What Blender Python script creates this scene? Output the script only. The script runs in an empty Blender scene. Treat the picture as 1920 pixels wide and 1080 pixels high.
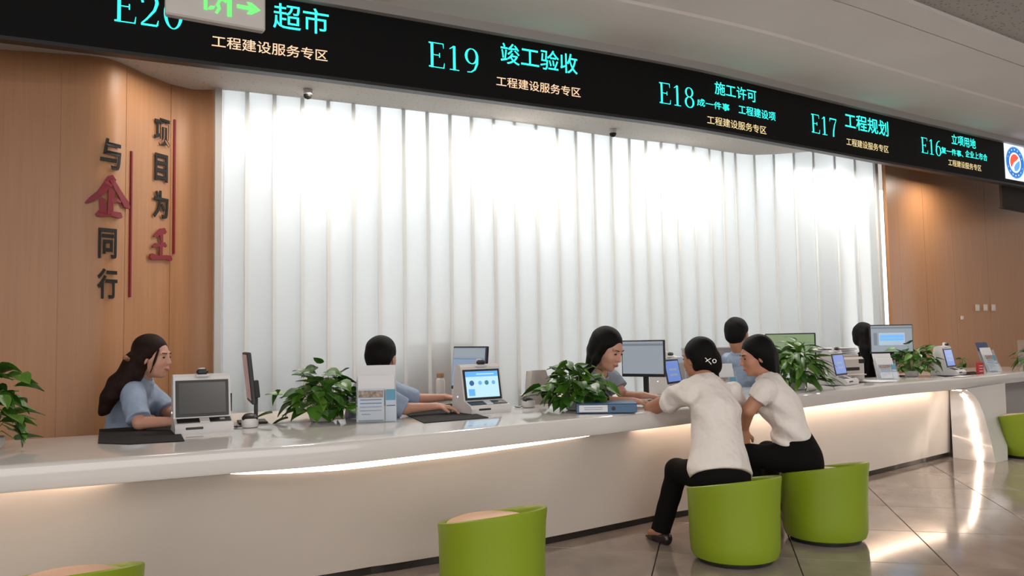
import bpy, math, random
import numpy as np
from mathutils import Vector, Matrix
random.seed(7); RNG = np.random.RandomState(5)
S = bpy.context.scene
COL = S.collection
R = math.radians

# ------------------------------------------------------------------ camera
CAM_H = 1.25; FPX = 1500.0; HORIZ = 634.6; ROLL = 0.018
pitch = math.atan((HORIZ - 540) / FPX)
cam_d = bpy.data.cameras.new('camera'); cam = bpy.data.objects.new('camera', cam_d); COL.objects.link(cam)
cam_d.sensor_width = 36; cam_d.lens = 36 * FPX / 1920; cam_d.clip_end = 100
CM = Matrix.Rotation(math.pi / 2 + pitch, 3, 'X') @ Matrix.Rotation(-ROLL, 3, 'Z')
cam.matrix_world = Matrix.Translation((0, 0, CAM_H)) @ CM.to_4x4()
S.camera = cam
S.view_settings.view_transform = 'Standard'; S.view_settings.look = 'None'
S.view_settings.gamma = 1; S.view_settings.use_curve_mapping = False
S.view_settings.exposure = 0.35

def ray(px, py):
    return CM @ Vector(((px - 960) / FPX, (540 - py) / FPX, -1))
def at(px, py, Y):
    d = ray(px, py); t = Y / d.y
    return Vector((d.x * t, Y, CAM_H + d.z * t))
def atz(px, py, z):
    d = ray(px, py); t = (z - CAM_H) / d.z
    return Vector((d.x * t, d.y * t, z))

# ------------------------------------------------------------------ world and lights
w = bpy.data.worlds.new('world'); S.world = w; w.use_nodes = True
w.node_tree.nodes['Background'].inputs[0].default_value = (0.9, 0.88, 0.86, 1)
w.node_tree.nodes['Background'].inputs[1].default_value = 2.0

def area(name, loc, target, sx, sy, power, col=(1, .96, .9), spread=None):
    l = bpy.data.lights.new(name, 'AREA'); l.shape = 'RECTANGLE'; l.size = sx; l.size_y = sy
    l.energy = power; l.color = col
    if spread: l.spread = spread
    o = bpy.data.objects.new(name, l); COL.objects.link(o); o.location = loc
    o.rotation_euler = (Vector(target) - Vector(loc)).to_track_quat('-Z', 'Y').to_euler()
    return o
# unseen lamps added to fill the hall, behind and beside the camera
area('hall_fill', (-2.5, -1.0, 3.35), (-2.5, -1.0, 0), 2.4, 1.2, 105, (1, .93, .87))
area('hall_fill', (2.5, 0.0, 3.35), (2.5, 0.2, 0), 2.4, 1.2, 105, (1, .93, .87))
area('hall_fill', (7.5, 4.0, 3.35), (7.5, 4.1, 0), 2.4, 1.2, 95, (1, .93, .87))

# ------------------------------------------------------------------ materials
def mat(name, col, rough=.5, metal=0., spec=.5, noise=0., nscale=8., bump=0., bscale=60., coat=0., stretch=None, emit=None, estr=0., trans=0., alpha=1., sheen=0.):
    m = bpy.data.materials.new(name); m.use_nodes = True
    nt = m.node_tree; b = nt.nodes['Principled BSDF']
    b.inputs['Base Color'].default_value = (*col, 1); b.inputs['Roughness'].default_value = rough
    b.inputs['Metallic'].default_value = metal; b.inputs['Specular IOR Level'].default_value = spec
    b.inputs['Coat Weight'].default_value = coat; b.inputs['Coat Roughness'].default_value = .05
    b.inputs['Transmission Weight'].default_value = trans; b.inputs['Sheen Weight'].default_value = sheen
    b.inputs['Alpha'].default_value = alpha
    if emit: b.inputs['Emission Color'].default_value = (*emit, 1); b.inputs['Emission Strength'].default_value = estr
    if noise or bump:
        tc = nt.nodes.new('ShaderNodeTexCoord'); mp = nt.nodes.new('ShaderNodeMapping')
        nt.links.new(tc.outputs['Object'], mp.inputs[0])
        if stretch: mp.inputs['Scale'].default_value = stretch
    if noise:
        n = nt.nodes.new('ShaderNodeTexNoise'); n.inputs['Scale'].default_value = nscale; n.inputs['Detail'].default_value = 5
        nt.links.new(mp.outputs[0], n.inputs['Vector'])
        cr = nt.nodes.new('ShaderNodeValToRGB')
        cr.color_ramp.elements[0].position = .3; cr.color_ramp.elements[1].position = .7
        cr.color_ramp.elements[0].color = (*[c * (1 - noise) for c in col], 1)
        cr.color_ramp.elements[1].color = (*[min(1, c * (1 + noise)) for c in col], 1)
        nt.links.new(n.outputs['Fac'], cr.inputs[0]); nt.links.new(cr.outputs[0], b.inputs['Base Color'])
    if bump:
        n2 = nt.nodes.new('ShaderNodeTexNoise'); n2.inputs['Scale'].default_value = bscale; n2.inputs['Detail'].default_value = 3
        nt.links.new(mp.outputs[0], n2.inputs['Vector'])
        bp = nt.nodes.new('ShaderNodeBump'); bp.inputs['Strength'].default_value = bump; bp.inputs['Distance'].default_value = .01
        nt.links.new(n2.outputs['Fac'], bp.inputs['Height']); nt.links.new(bp.outputs[0], b.inputs['Normal'])
    return m

M = {}
M['stone'] = mat('counter_stone', (.62, .595, .575), .12, coat=.3, noise=.02, nscale=3)
M['panel'] = mat('counter_panel', (.66, .60, .54), .3, noise=.02, nscale=2)
M['black'] = mat('black_plastic', (.012, .012, .013), .45)
M['desk'] = mat('desk_cream', (.66, .57, .50), .35)
M['kick'] = mat('kick_metal', (.02, .016, .014), .3)
M['mat'] = mat('desk_mat', (.014, .013, .013), .8, spec=.25, bump=.15, bscale=300)
M['white'] = mat('white_plastic', (.62, .60, .60), .35, noise=.02, nscale=6)
M['paper'] = mat('paper', (.68, .68, .70), .7)
M['ceil'] = mat('ceiling_plaster', (.80, .745, .715), .8, noise=.03, nscale=1.5)
M['trim'] = mat('grey_trim', (.36, .33, .315), .45)
M['soffit'] = mat('soffit_board', (.60, .565, .525), .8, bump=.25, bscale=120)
M['wallpaint'] = mat('wall_paint', (.55, .52, .49), .8, noise=.02)
M['corrwhite'] = mat('corridor_white', (.82, .82, .81), .8)
M['darkbrown'] = mat('dark_brown_board', (.022, .012, .006), .85)
M['kick2'] = mat('smoked_dome', (.01, .01, .01), .7, spec=.2)
M['woodL'] = mat('wood_veneer', (.41, .195, .088), .42, noise=.06, nscale=5, stretch=(9, 9, .35), bump=.04, bscale=30)
M['woodR'] = mat('wood_veneer_right', (.40, .185, .078), .42, noise=.06, nscale=5, stretch=(9, 9, .35), bump=.04, bscale=30)
M['alu'] = mat('painted_aluminium', (.50, .49, .47), .35)
M['metal'] = mat('brushed_metal', (.55, .54, .53), .3, 1.)
M['led_face'] = mat('led_face', (.005, .005, .0055), .6, spec=.15, bump=.1, bscale=500)
M['cyan'] = mat('cyan_text', (0, .1, .1), .5, emit=(.03, .95, .78), estr=1.6)
M['warm'] = mat('warm_text', (.1, .08, .05), .5, emit=(1, .62, .40), estr=.95)
M['warm2'] = mat('yellow_text', (.1, .08, .05), .5, emit=(1, .78, .38), estr=.75)
M['green_em'] = mat('exit_green', (0, .1, 0), .5, emit=(.16, 1, .18), estr=1.0)
M['strip'] = mat('light_strip', (1, .9, .8), .5, emit=(1, .80, .64), estr=7)
M['strip_hid'] = mat('light_strip_tape', (1, .9, .8), .5, emit=(1, .74, .56), estr=16)
M['green'] = mat('lime_leatherette', (.205, .285, .008), .42, bump=.06, bscale=220)
M['seat'] = mat('peach_cushion', (.62, .40, .28), .6, bump=.08, bscale=150)
M['skin'] = mat('skin', (.52, .27, .19), .5, noise=.05, nscale=14)
M['skinA'] = mat('skin_tan', (.43, .20, .12), .5, noise=.05, nscale=14)
M['lip'] = mat('lips', (.36, .11, .085), .4)
M['hair'] = mat('black_hair', (.0035, .003, .003), .55, spec=.12, noise=.3, nscale=30, stretch=(6, 6, .7), bump=.5, bscale=60)
M['hairbrown'] = mat('dark_brown_hair', (.015, .005, .0035), .55, spec=.15, noise=.3, nscale=30, stretch=(6, 6, .7), bump=.5, bscale=60)
M['blueshirt'] = mat('light_blue_cotton', (.27, .34, .47), .75, noise=.04, nscale=10, bump=.6, bscale=5)
M['greyshirt'] = mat('grey_blue_cotton', (.20, .23, .28), .75, noise=.04, nscale=10, bump=.6, bscale=5)
M['whiteshirt'] = mat('white_cotton', (.74, .685, .645), .7, noise=.02, nscale=8, bump=.6, bscale=5)
M['trouser'] = mat('black_trousers', (.006, .0055, .0055), .9, spec=.1, bump=.1, bscale=30)
M['shoe'] = mat('shoe_leather', (.014, .008, .007), .25)
M['leaf'] = mat('leaf_green', (.060, .17, .012), .38, noise=.35, nscale=9)
M['leaf2'] = mat('leaf_dark', (.032, .105, .010), .38, noise=.35, nscale=9)
M['leaf3'] = mat('leaf_bright', (.10, .22, .025), .4, noise=.3, nscale=9)
M['stem'] = mat('stem_green', (.12, .20, .05), .5)
M['soil'] = mat('soil', (.03, .02, .015), .9)
M['pot'] = mat('white_pot', (.50, .48, .45), .25)
M['binder'] = mat('binder_blue', (.06, .13, .24), .45)
M['kioskscreen'] = mat('dark_screen', (.018, .018, .018), .25)
M['acrylic'] = mat('acrylic', (.75, .78, .80), .08, alpha=.14)
M['glass_clear'] = mat('bottle_glass', (.80, .78, .76), .05, alpha=.45)
M['cork'] = mat('cork_lid', (.30, .17, .09), .7)
M['tea'] = mat('tea_leaves', (.05, .025, .015), .7)
M['letterblack'] = mat('letter_black', (.012, .011, .010), .6, spec=.3)
M['letterred'] = mat('letter_red', (.20, .007, .018), .55)
M['woodbox'] = mat('warm_cabinet', (.30, .14, .075), .6, noise=.1)
M['redbox'] = mat('red_card', (.45, .03, .04), .5)
M['greyfab'] = mat('chair_shell', (.42, .38, .35), .6)
M['darkfab'] = mat('chair_dark', (.04, .035, .035), .7)
M['silver'] = mat('silver_clip', (.7, .68, .65), .25, 1.)
M['printer'] = mat('printer_beige', (.50, .45, .42), .5)
M['ptgrey'] = mat('partition_grey', (.36, .33, .32), .7)
M['switch'] = mat('switch_plate', (.62, .52, .44), .4)
def emi(name, c, s): return mat(name, tuple(x * .1 for x in c), .25, emit=c, estr=s)
M['scr_blue'] = emi('screen_blue', (.13, .42, .85), .85)
M['scr_light'] = emi('screen_light', (.50, .76, .93), .85)
M['scr_dark'] = emi('screen_darkblue', (.06, .16, .40), .6)
M['scr_teal'] = emi('screen_teal', (.08, .30, .36), .6)
M['scr_dim'] = emi('screen_dim', (.20, .26, .36), .85)
M['scr_peri'] = emi('screen_periwinkle', (.13, .21, .55), .8)
M['scr_grey'] = emi('monitor_grey', (.25, .28, .31), .85)
M['scr_bar'] = emi('monitor_bar', (.16, .19, .22), .8)
M['scr_green'] = emi('monitor_olive', (.20, .27, .14), .8)
M['scr_red'] = emi('monitor_brown', (.19, .10, .095), .6)  # brown reflection on the screen, put into its glow colour
M['scr_pale'] = emi('monitor_pale', (.38, .50, .60), .8)
M['scr_wht'] = emi('screen_white', (.85, .92, 1.), .95)
M['scr_logo'] = emi('logo_blue', (.02, .17, .55), .95)
M['scr_red2'] = emi('logo_red', (.85, .10, .06), .95)
M['brblue'] = mat('brochure_blue', (.10, .28, .42), .5)
M['brlight'] = mat('brochure_light', (.45, .52, .62), .5)
M['brline'] = mat('brochure_ink', (.16, .20, .30), .5)
M['brphoto'] = mat('brochure_photo', (.28, .22, .18), .5, noise=.5, nscale=60)
M['brnavy'] = mat('brochure_navy', (.06, .08, .16), .5)

for k_ in ('blueshirt', 'greyshirt', 'whiteshirt'):
    for n_ in M[k_].node_tree.nodes:
        if n_.type == 'BUMP': n_.inputs['Distance'].default_value = .10
# translucent channel glass
def glassmat():
    m = bpy.data.materials.new('channel_glass'); m.use_nodes = True; nt = m.node_tree
    for n in list(nt.nodes): nt.nodes.remove(n)
    o = nt.nodes.new('ShaderNodeOutputMaterial')
    tr = nt.nodes.new('ShaderNodeBsdfTranslucent'); tr.inputs[0].default_value = (.93, .95, .955, 1)
    rf = nt.nodes.new('ShaderNodeBsdfRefraction'); rf.inputs['IOR'].default_value = 1.06; rf.inputs['Roughness'].default_value = .42
    rf.inputs[0].default_value = (.95, .96, .96, 1)
    df = nt.nodes.new('ShaderNodeBsdfDiffuse'); df.inputs[0].default_value = (.82, .83, .84, 1)
    gl = nt.nodes.new('ShaderNodeBsdfGlossy'); gl.inputs['Roughness'].default_value = .22
    a = nt.nodes.new('ShaderNodeMixShader'); a.inputs[0].default_value = .50
    b = nt.nodes.new('ShaderNodeMixShader'); b.inputs[0].default_value = .14
    c = nt.nodes.new('ShaderNodeMixShader'); c.inputs[0].default_value = .04
    L = nt.links.new
    L(tr.outputs[0], a.inputs[1]); L(rf.outputs[0], a.inputs[2]); L(a.outputs[0], b.inputs[1]); L(df.outputs[0], b.inputs[2])
    L(b.outputs[0], c.inputs[1]); L(gl.outputs[0], c.inputs[2]); L(c.outputs[0], o.inputs[0])
    return m
M['glass'] = glassmat()
# glossy floor stone
def floormat():
    m = mat('floor_tile', (.30, .255, .225), .10, noise=.0)
    nt = m.node_tree; b = nt.nodes['Principled BSDF']
    tc = nt.nodes.new('ShaderNodeTexCoord')
    n = nt.nodes.new('ShaderNodeTexNoise'); n.inputs['Scale'].default_value = 1.1; n.inputs['Detail'].default_value = 8; n.inputs['Distortion'].default_value = 1.6
    nt.links.new(tc.outputs['Object'], n.inputs['Vector'])
    cr = nt.nodes.new('ShaderNodeValToRGB')
    cr.color_ramp.elements[0].position = .38; cr.color_ramp.elements[0].color = (.235, .195, .17, 1)
    cr.color_ramp.elements[1].position = .62; cr.color_ramp.elements[1].color = (.34, .29, .255, 1)
    nt.links.new(n.outputs['Fac'], cr.inputs[0]); nt.links.new(cr.outputs[0], b.inputs['Base Color'])
    b.inputs['Specular IOR Level'].default_value = .8
    return m
M['tile'] = floormat()
M['grout'] = mat('grout', (.06, .05, .045), .8)
# perforated board: dots as fine relief colour
def perfmat(name, col, dot, scale):
    m = mat(name, col, .8); nt = m.node_tree; b = nt.nodes['Principled BSDF']
    tc = nt.nodes.new('ShaderNodeTexCoord'); v = nt.nodes.new('ShaderNodeTexVoronoi'); v.inputs['Scale'].default_value = scale
    v.inputs['Randomness'].default_value = .85
    nt.links.new(tc.outputs['Object'], v.inputs['Vector'])
    cr = nt.nodes.new('ShaderNodeValToRGB'); cr.color_ramp.elements[0].position = .16; cr.color_ramp.elements[1].position = .26
    cr.color_ramp.elements[0].color = (*dot, 1); cr.color_ramp.elements[1].color = (*col, 1)
    nt.links.new(v.outputs['Distance'], cr.inputs[0]); nt.links.new(cr.outputs[0], b.inputs['Base Color'])
    return m
M['perf'] = perfmat('perforated_board', (.45, .42, .39), (.20, .18, .16), 26)
M['soffit'] = perfmat('soffit_perforated', (.50, .465, .425), (.33, .30, .27), 30)

# ------------------------------------------------------------------ mesh helpers
class MB:
    def __init__(s): s.v = []; s.f = []
    def add(s, vs, fs, mtx=None):
        n = len(s.v)
        s.v += [tuple(mtx @ Vector(v)) if mtx is not None else tuple(v) for v in vs]
        s.f += [tuple(i + n for i in f) for f in fs]
        return s
    def box(s, c, size, mtx=None, bev=0.):
        x, y, z = [a / 2 for a in size]; cx, cy, cz = c
        if bev <= 0:
            vs = [(cx + i * x, cy + j * y, cz + k * z) for i in (-1, 1) for j in (-1, 1) for k in (-1, 1)]
            fs = [(0, 1, 3, 2), (4, 6, 7, 5), (0, 4, 5, 1), (2, 3, 7, 6), (0, 2, 6, 4), (1, 5, 7, 3)]
            return s.add(vs, fs, mtx)
        b = min(bev, x * .98, y * .98, z * .98)
        idx = {}; vs = []
        for i in (-1, 1):
            for j in (-1, 1):
                for k in (-1, 1):
                    for a in range(3):
                        p = [i * (x - (b if a != 0 else 0)), j * (y - (b if a != 1 else 0)), k * (z - (b if a != 2 else 0))]
                        idx[i, j, k, a] = len(vs); vs.append((cx + p[0], cy + p[1], cz + p[2]))
        fs = []
        for q in (-1, 1):
            r_ = [(-1, -1), (1, -1), (1, 1), (-1, 1)]
            fs.append([idx[q, a, b2, 0] for a, b2 in r_][::q]); fs.append([idx[a, q, b2, 1] for a, b2 in r_][::-q]); fs.append([idx[a, b2, q, 2] for a, b2 in r_][::q])
        for i in (-1, 1):
            for j in (-1, 1):
                fs.append((idx[i, j, -1, 0], idx[i, j, 1, 0], idx[i, j, 1, 1], idx[i, j, -1, 1]))
                fs.append((idx[i, -1, j, 0], idx[i, 1, j, 0], idx[i, 1, j, 2], idx[i, -1, j, 2]))
                fs.append((idx[-1, i, j, 1], idx[1, i, j, 1], idx[1, i, j, 2], idx[-1, i, j, 2]))
        for i in (-1, 1):
            for j in (-1, 1):
                for k in (-1, 1): fs.append((idx[i, j, k, 0], idx[i, j, k, 1], idx[i, j, k, 2]))
        return s.add(vs, fs, mtx)
    def lathe(s, prof, n=24, c=(0, 0, 0), mtx=None, cap=True):
        vs = []; fs = []
        for r, z in prof:
            for i in range(n):
                a = 2 * math.pi * i / n; vs.append((c[0] + r * math.cos(a), c[1] + r * math.sin(a), c[2] + z))
        for k in range(len(prof) - 1):
            for i in range(n):
                j = (i + 1) % n; fs.append((k * n + i, k * n + j, (k + 1) * n + j, (k + 1) * n + i))
        if cap: fs.append(tuple(range(n))[::-1]); fs.append(tuple((len(prof) - 1) * n + i for i in range(n)))
        return s.add(vs, fs, mtx)
    def tube(s, pts, r, n=8, taper=None):
        pts = [Vector(p) for p in pts]; vs = []; fs = []
        for i, p in enumerate(pts):
            d = (pts[min(i + 1, len(pts) - 1)] - pts[max(i - 1, 0)]).normalized()
            u = d.orthogonal().normalized() if i == 0 else (u - d * u.dot(d)).normalized()
            v = d.cross(u); rr = r if taper is None else r * taper[i]
            for k in range(n):
                a = 2 * math.pi * k / n; vs.append(tuple(p + (u * math.cos(a) + v * math.sin(a)) * rr))
        for i in range(len(pts) - 1):
            for k in range(n):
                j = (k + 1) % n; fs.append((i * n + k, i * n + j, (i + 1) * n + j, (i + 1) * n + k))
        fs.append(tuple(range(n))[::-1]); fs.append(tuple((len(pts) - 1) * n + i for i in range(n)))
        return s.add(vs, fs)
    def prism(s, poly, h, mtx=None, z0=0):           # polygon in xy extruded along z
        n = len(poly)
        vs = [(x, y, z0) for x, y in poly] + [(x, y, z0 + h) for x, y in poly]
        fs = [tuple(range(n))[::-1], tuple(range(n, 2 * n))] + [(i, (i + 1) % n, n + (i + 1) % n, n + i) for i in range(n)]
        return s.add(vs, fs, mtx)
    def grid(s, rows):                                # list of rows of points
        n = len(rows[0]); vs = [p for r in rows for p in r]; fs = []
        for i in range(len(rows) - 1):
            for j in range(n - 1): fs.append((i * n + j, i * n + j + 1, (i + 1) * n + j + 1, (i + 1) * n + j))
        return s.add(vs, fs)
    def mesh(s, name, m, smooth=False):
        me = bpy.data.meshes.new(name); me.from_pydata(s.v, [], s.f); me.materials.append(m)
        me.validate()
        import bmesh
        bm = bmesh.new(); bm.from_mesh(me); bmesh.ops.recalc_face_normals(bm, faces=bm.faces); bm.to_mesh(me); bm.free()
        if smooth:
            me.polygons.foreach_set('use_smooth', [True] * len(me.polygons))
            try: me.set_sharp_from_angle(angle=R(38))
            except Exception: pass
        return me
    def build(s, name, m, parent=None, smooth=False, kind=None, label=None):
        return link(name, s.mesh(name, m, smooth), parent, kind, label)
def link(name, me, parent=None, kind=None, label=None):
    o = bpy.data.objects.new(name, me); COL.objects.link(o)
    if parent is not None: o.parent = parent
    if kind: o['kind'] = kind
    if label: o['label'] = label
    return o
def tag(o, label, cat, group=None):
    o['label'] = label; o['category'] = cat
    if group: o['group'] = group
    return o
def thing(name, label, cat, loc=(0, 0, 0), rz=0., group=None):
    o = bpy.data.objects.new(name, None); COL.objects.link(o); o.location = loc; o.rotation_euler = (0, 0, rz)
    o.empty_display_size = .05
    return tag(o, label, cat, group)
def dup(root, loc, rz, label, group=None):
    r_ = root.copy(); COL.objects.link(r_); r_.location = loc; r_.rotation_euler = (0, 0, rz); r_['label'] = label
    if group: r_['group'] = group
    for ch in list(root.children):
        c = ch.copy(); COL.objects.link(c); c.parent = r_
        for g in list(ch.children):
            d = g.copy(); COL.objects.link(d); d.parent = c
    return r_

def interp(pts, x):          # Catmull-free: linear in x
    return np.interp(x, [p[0] for p in pts], [p[1] for p in pts])

def smooth_curve(pts, step=.05):
    """resample a plan polyline with a Catmull-Rom spline; returns list of Vector2"""
    P = [Vector((p[0], p[1])) for p in pts]; P = [P[0] * 2 - P[1]] + P + [P[-1] * 2 - P[-2]]
    out = []
    for i in range(1, len(P) - 2):
        n = max(2, int((P[i + 1] - P[i]).length / step))
        for k in range(n):
            t = k / n; a, b, c, d = P[i - 1], P[i], P[i + 1], P[i + 2]
            out.append(.5 * ((2 * b) + (c - a) * t + (2 * a - 5 * b + 4 * c - d) * t * t + (3 * b - a - 3 * c + d) * t ** 3))
    out.append(P[-2]); return out
def tang(c, i):
    a = c[max(i - 2, 0)]; b = c[min(i + 2, len(c) - 1)]; return (b - a).normalized()
def offs(c, i, o):           # offset away from the camera side (inward)
    t = tang(c, i); n = Vector((-t.y, t.x)); return c[i] + n * o

# ------------------------------------------------------------------ plan curves
ZC = .79
edge_px = [(-260, 893), (0, 874), (240, 857), (433, 843), (633, 829), (850, 808), (1013, 792), (1280, 765), (1520, 737), (1680, 719), (1780, 711)]
edge = [atz(x, y, ZC).xy for x, y in edge_px]
# straight continuation to the right end
dr = (edge[-1] - edge[-3]).normalized()
edge += [edge[-1] + dr * .6, edge[-1] + dr * 1.3, edge[-1] + dr * 2.2, edge[-1] + dr * 3.0]
EC = smooth_curve(edge, .06)
base_px = [(688, 1079), (823, 1057), (1015, 1023), (1220, 980), (1286, 968), (1450, 934), (1615, 896), (1782, 855)]
base = [atz(x, y, 0).xy for x, y in base_px]
dl = (base[0] - base[1]).normalized()
base = [base[0] + dl * 2.6 + Vector((0, .25)), base[0] + dl * 1.2] + base
BC = smooth_curve(base, .06)
def proj_px(p):
    q = CM.transposed() @ (Vector(p) - Vector((0, 0, CAM_H)))
    return 960 - q.x / q.z * FPX, 540 + q.y / q.z * FPX
def curve_at_px(c, px, z=ZC):
    """index and interpolated point where a plan curve crosses the image column"""
    xs = [proj_px((p.x, p.y, z))[0] for p in c]
    for i in range(len(c) - 1):
        if xs[i] <= px <= xs[i + 1]:
            t = (px - xs[i]) / (xs[i + 1] - xs[i]); return i, c[i].lerp(c[i + 1], t)
    return (0, c[0]) if px < xs[0] else (len(c) - 2, c[-1])
def counter_yaw(px):
    i, p = curve_at_px(EC, px); t = tang(EC, i); return math.atan2(t.y, t.x)

# ------------------------------------------------------------------ floor
root_floor = MB().box((2, 3, -.03), (22, 18, .03)).build('floor', M['grout']); root_floor['kind'] = 'structure'
TA = R(-14); tu = Vector((math.cos(TA), math.sin(TA))); tv = Vector((-math.sin(TA), math.cos(TA)))
o0 = Vector(atz(1238, 1015, 0).xy)
o_v = Vector(atz(1836, 954, 0).xy) - o0
v0 = o_v.dot(tv); TW, TL = .765, .765
tile_me = MB().box((0, 0, -.009), (TW - .006, TL - .006, .018), bev=.0015).mesh('tile', M['tile'])
nt_ = 0
for i in range(-8, 10):
    for j in range(-7, 9):
        c = o0 + tu * ((i + .5) * TW) + tv * (v0 + (j + .5) * TL)
        px = proj_px((c.x, c.y, 0)) if c.y > .5 else (99999, 0)
        if c.y < 1.6 or px[0] < -350 or px[0] > 2350 or c.y > 10.5: continue
        o = link('tile', tile_me, root_floor); o.location = (c.x, c.y, 0); o.rotation_euler = (0, 0, TA)
        nt_ += 1

# ------------------------------------------------------------------ counter
counter = thing('service_counter', 'long curved white service counter with glowing underside strip', 'counter', (0, 0, 0))
def sweep(c, prof, i0, i1, name, m, parent, smooth=True, closed=True, kind=None):
    """prof: function i -> list of (inward offset, z)"""
    rows = []
    for i in range(i0, i1 + 1):
        pr = prof(i); rows.append([(*offs(c, i, o), z) for o, z in pr])
    n = len(rows[0]); mb = MB(); vs = [p for r_ in rows for p in r_]; fs = []
    for i in range(len(rows) - 1):
        for j in range(n if closed else n - 1):
            k = (j + 1) % n; fs.append((i * n + j, i * n + k, (i + 1) * n + k, (i + 1) * n + j))
    if closed: fs += [tuple(range(n)), tuple((len(rows) - 1) * n + j for j in range(n))]
    mb.add(vs, fs); return mb.build(name, m, parent, smooth, kind)
N = len(EC)
FH = .108
SLAB_D = 1.0
def sdep(i): return 1.0 - .27 * min(1, max(0, (i - 40) / 70)) + .20 * min(1, max(0, (i - 128) / 20)) - .15 * min(1, max(0, (i - 165) / 20))
slab_prof = lambda SLAB_D: [(SLAB_D, ZC), (.035, ZC), (.014, ZC - .004), (.003, ZC - .013), (0, ZC - .028), (0, ZC - FH + .014), (.006, ZC - FH + .004), (.02, ZC - FH), (SLAB_D, ZC - FH)]
sweep(EC, lambda i: slab_prof(sdep(i)), 0, N - 1, 'countertop', M['stone'], counter)
pxs = [proj_px((p.x, p.y, ZC - FH))[0] for p in EC]
def near_i(px): return min(range(N), key=lambda i: abs(pxs[i] - px))
iL0, iL1, iR = near_i(440), near_i(1105), near_i(1787)
# front panel : ruled from under the slab to the kick line
def basept(p, t):            # nearest point of base curve
    n = Vector((-t.y, t.x)); best = None
    for b in BC:
        d = b - p; s_ = abs(d.dot(t))
        if best is None or s_ < best[0]: best = (s_, d.dot(n), b)
    return best[1]
rows = []; kick = []; kick_top = []
iP = next(i for i in range(iR - 5, N) if proj_px((*offs(EC, i, .17), .4))[0] > 1783)
for i in range(0, iP + 1):
    t = tang(EC, i)
    if i <= iL0: e = max(0, 1 - (iL0 - i) / 14)
    elif i >= iL1: e = max(0, 1 - (i - iL1) / 14)
    else: e = 1.
    e = e * e * (3 - 2 * e)
    ot = .17 - .135 * e
    ob = max(basept(EC[i], t), .12)
    pr = []
    for k in range(13):
        u = k / 12.; z = (ZC - FH) * (1 - u) + .045 * u
        bulge = u ** (.8)
        pr.append((*offs(EC, i, ot + (ob - .012 - ot) * bulge), z))
    rows.append(pr)
    kick.append([(*offs(EC, i, ob + a), z) for a, z in ((.005, .046), (.005, 0.001), (.05, 0.001), (.05, .046))])
MB().grid(rows).build('front_panel', M['panel'], counter, True)
MB().grid(kick).build('kick_board', M['kick'], counter)
# rear modesty panel so that the counter has a back
sweep(EC, lambda i: [(sdep(i) - .06, .0), (sdep(i) - .06, ZC - FH), (sdep(i) - .09, ZC - FH), (sdep(i) - .09, .0)], 0, N - 1, 'rear_panel', M['panel'], counter)
# visible strip, tapered at both ends
def strip_rows(i0, i1):
    rr = []
    for i in range(i0, i1 + 1):
        u = (i - i0) / max(1, (i1 - i0)); h = .024 * min(1, u / .22) ** .7 * min(1, (1 - u) / .45) ** .8 + .0005
        z1 = ZC - FH + .002
        rr.append([(*offs(EC, i, .012), z1), (*offs(EC, i, .012), z1 - h), (*offs(EC, i, .03), z1 - h), (*offs(EC, i, .03), z1)])
    return rr
MB().grid(strip_rows(iL0, iL1)).build('light_strip', M['strip'], counter, label='visible warm white light strip')
for a, b in ((0, iL0 - 6), (iL1 + 3, iR - 1)):
    sweep(EC, lambda i: [(.10, ZC - FH - .001), (.125, ZC - FH - .001), (.125, ZC - FH - .009), (.10, ZC - FH - .009)], a, b, 'light_strip', M['strip_hid'], counter)
# end leg with arched opening
_, Lp = curve_at_px(EC, 1787)
tl = tang(EC, iR).to_3d(); nl = Vector((-tl.y, tl.x, 0))
def leg_plane(px, py):       # point of the fascia plane (through the slab edge) seen at the pixel
    d = ray(px, py); n = nl; p0 = Vector((Lp.x, Lp.y, 0)); c0 = Vector((0, 0, CAM_H))
    t = (p0 - c0).dot(n) / d.dot(n); return c0 + d * t
nP = offs(EC, iP - 1, .165)
floor_pt = atz(1867, 868, 0); SPL = (floor_pt - Vector((Lp.x, Lp.y, 0))).dot(nl)
def splay(z): return SPL * (1 - max(0, min(1, z / (ZC - FH)))) ** 1.3
def leg_pt(px, py):
    d = ray(px, py); c0 = Vector((0, 0, CAM_H)); off = 0
    for _ in range(12):
        t = ((Vector((Lp.x, Lp.y, 0)) - c0).dot(nl) + off) / d.dot(nl); q = c0 + d * t; off = splay(q.z)
    return q
inner_px = [(1788, 729), (1800, 728), (1812, 731), (1826, 741), (1836, 755), (1846, 780), (1854, 810), (1861, 840), (1867, 868)]
outer_px = [(1884, 716), (1884, 718), (1885, 722), (1885, 732), (1886, 748), (1887, 775), (1888, 806), (1889, 838), (1890, 866)]
fr = [leg_pt(*p) for p in inner_px]; bk = [leg_pt(*p) for p in outer_px]
for a_ in (fr, bk):
    a_[0].z = ZC - FH + .001; a_[-1].z = 0
for k in range(1, 8): fr[k].z = min(fr[k].z, ZC - FH)
mb = MB()
rear = [Vector((nP.x, nP.y, p.z)) for p in fr]
rear2 = [Vector((p.x + nl.x * .45 + tl.x * .02, p.y + nl.y * .45 + tl.y * .02, p.z)) for p in [bk[0]] * 1 + bk[1:]]
mb.grid([[tuple(p) for p in fr], [tuple(p) for p in bk]]); mb.grid([[tuple(p) for p in fr], [tuple(p) for p in rear]])
mb.grid([[tuple(p) for p in bk], [tuple(p) for p in rear2]]); mb.grid([[tuple(p) for p in rear], [tuple(p) for p in rear2]])
mb.build('end_leg', M['stone'], counter, True)
st = []
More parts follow.
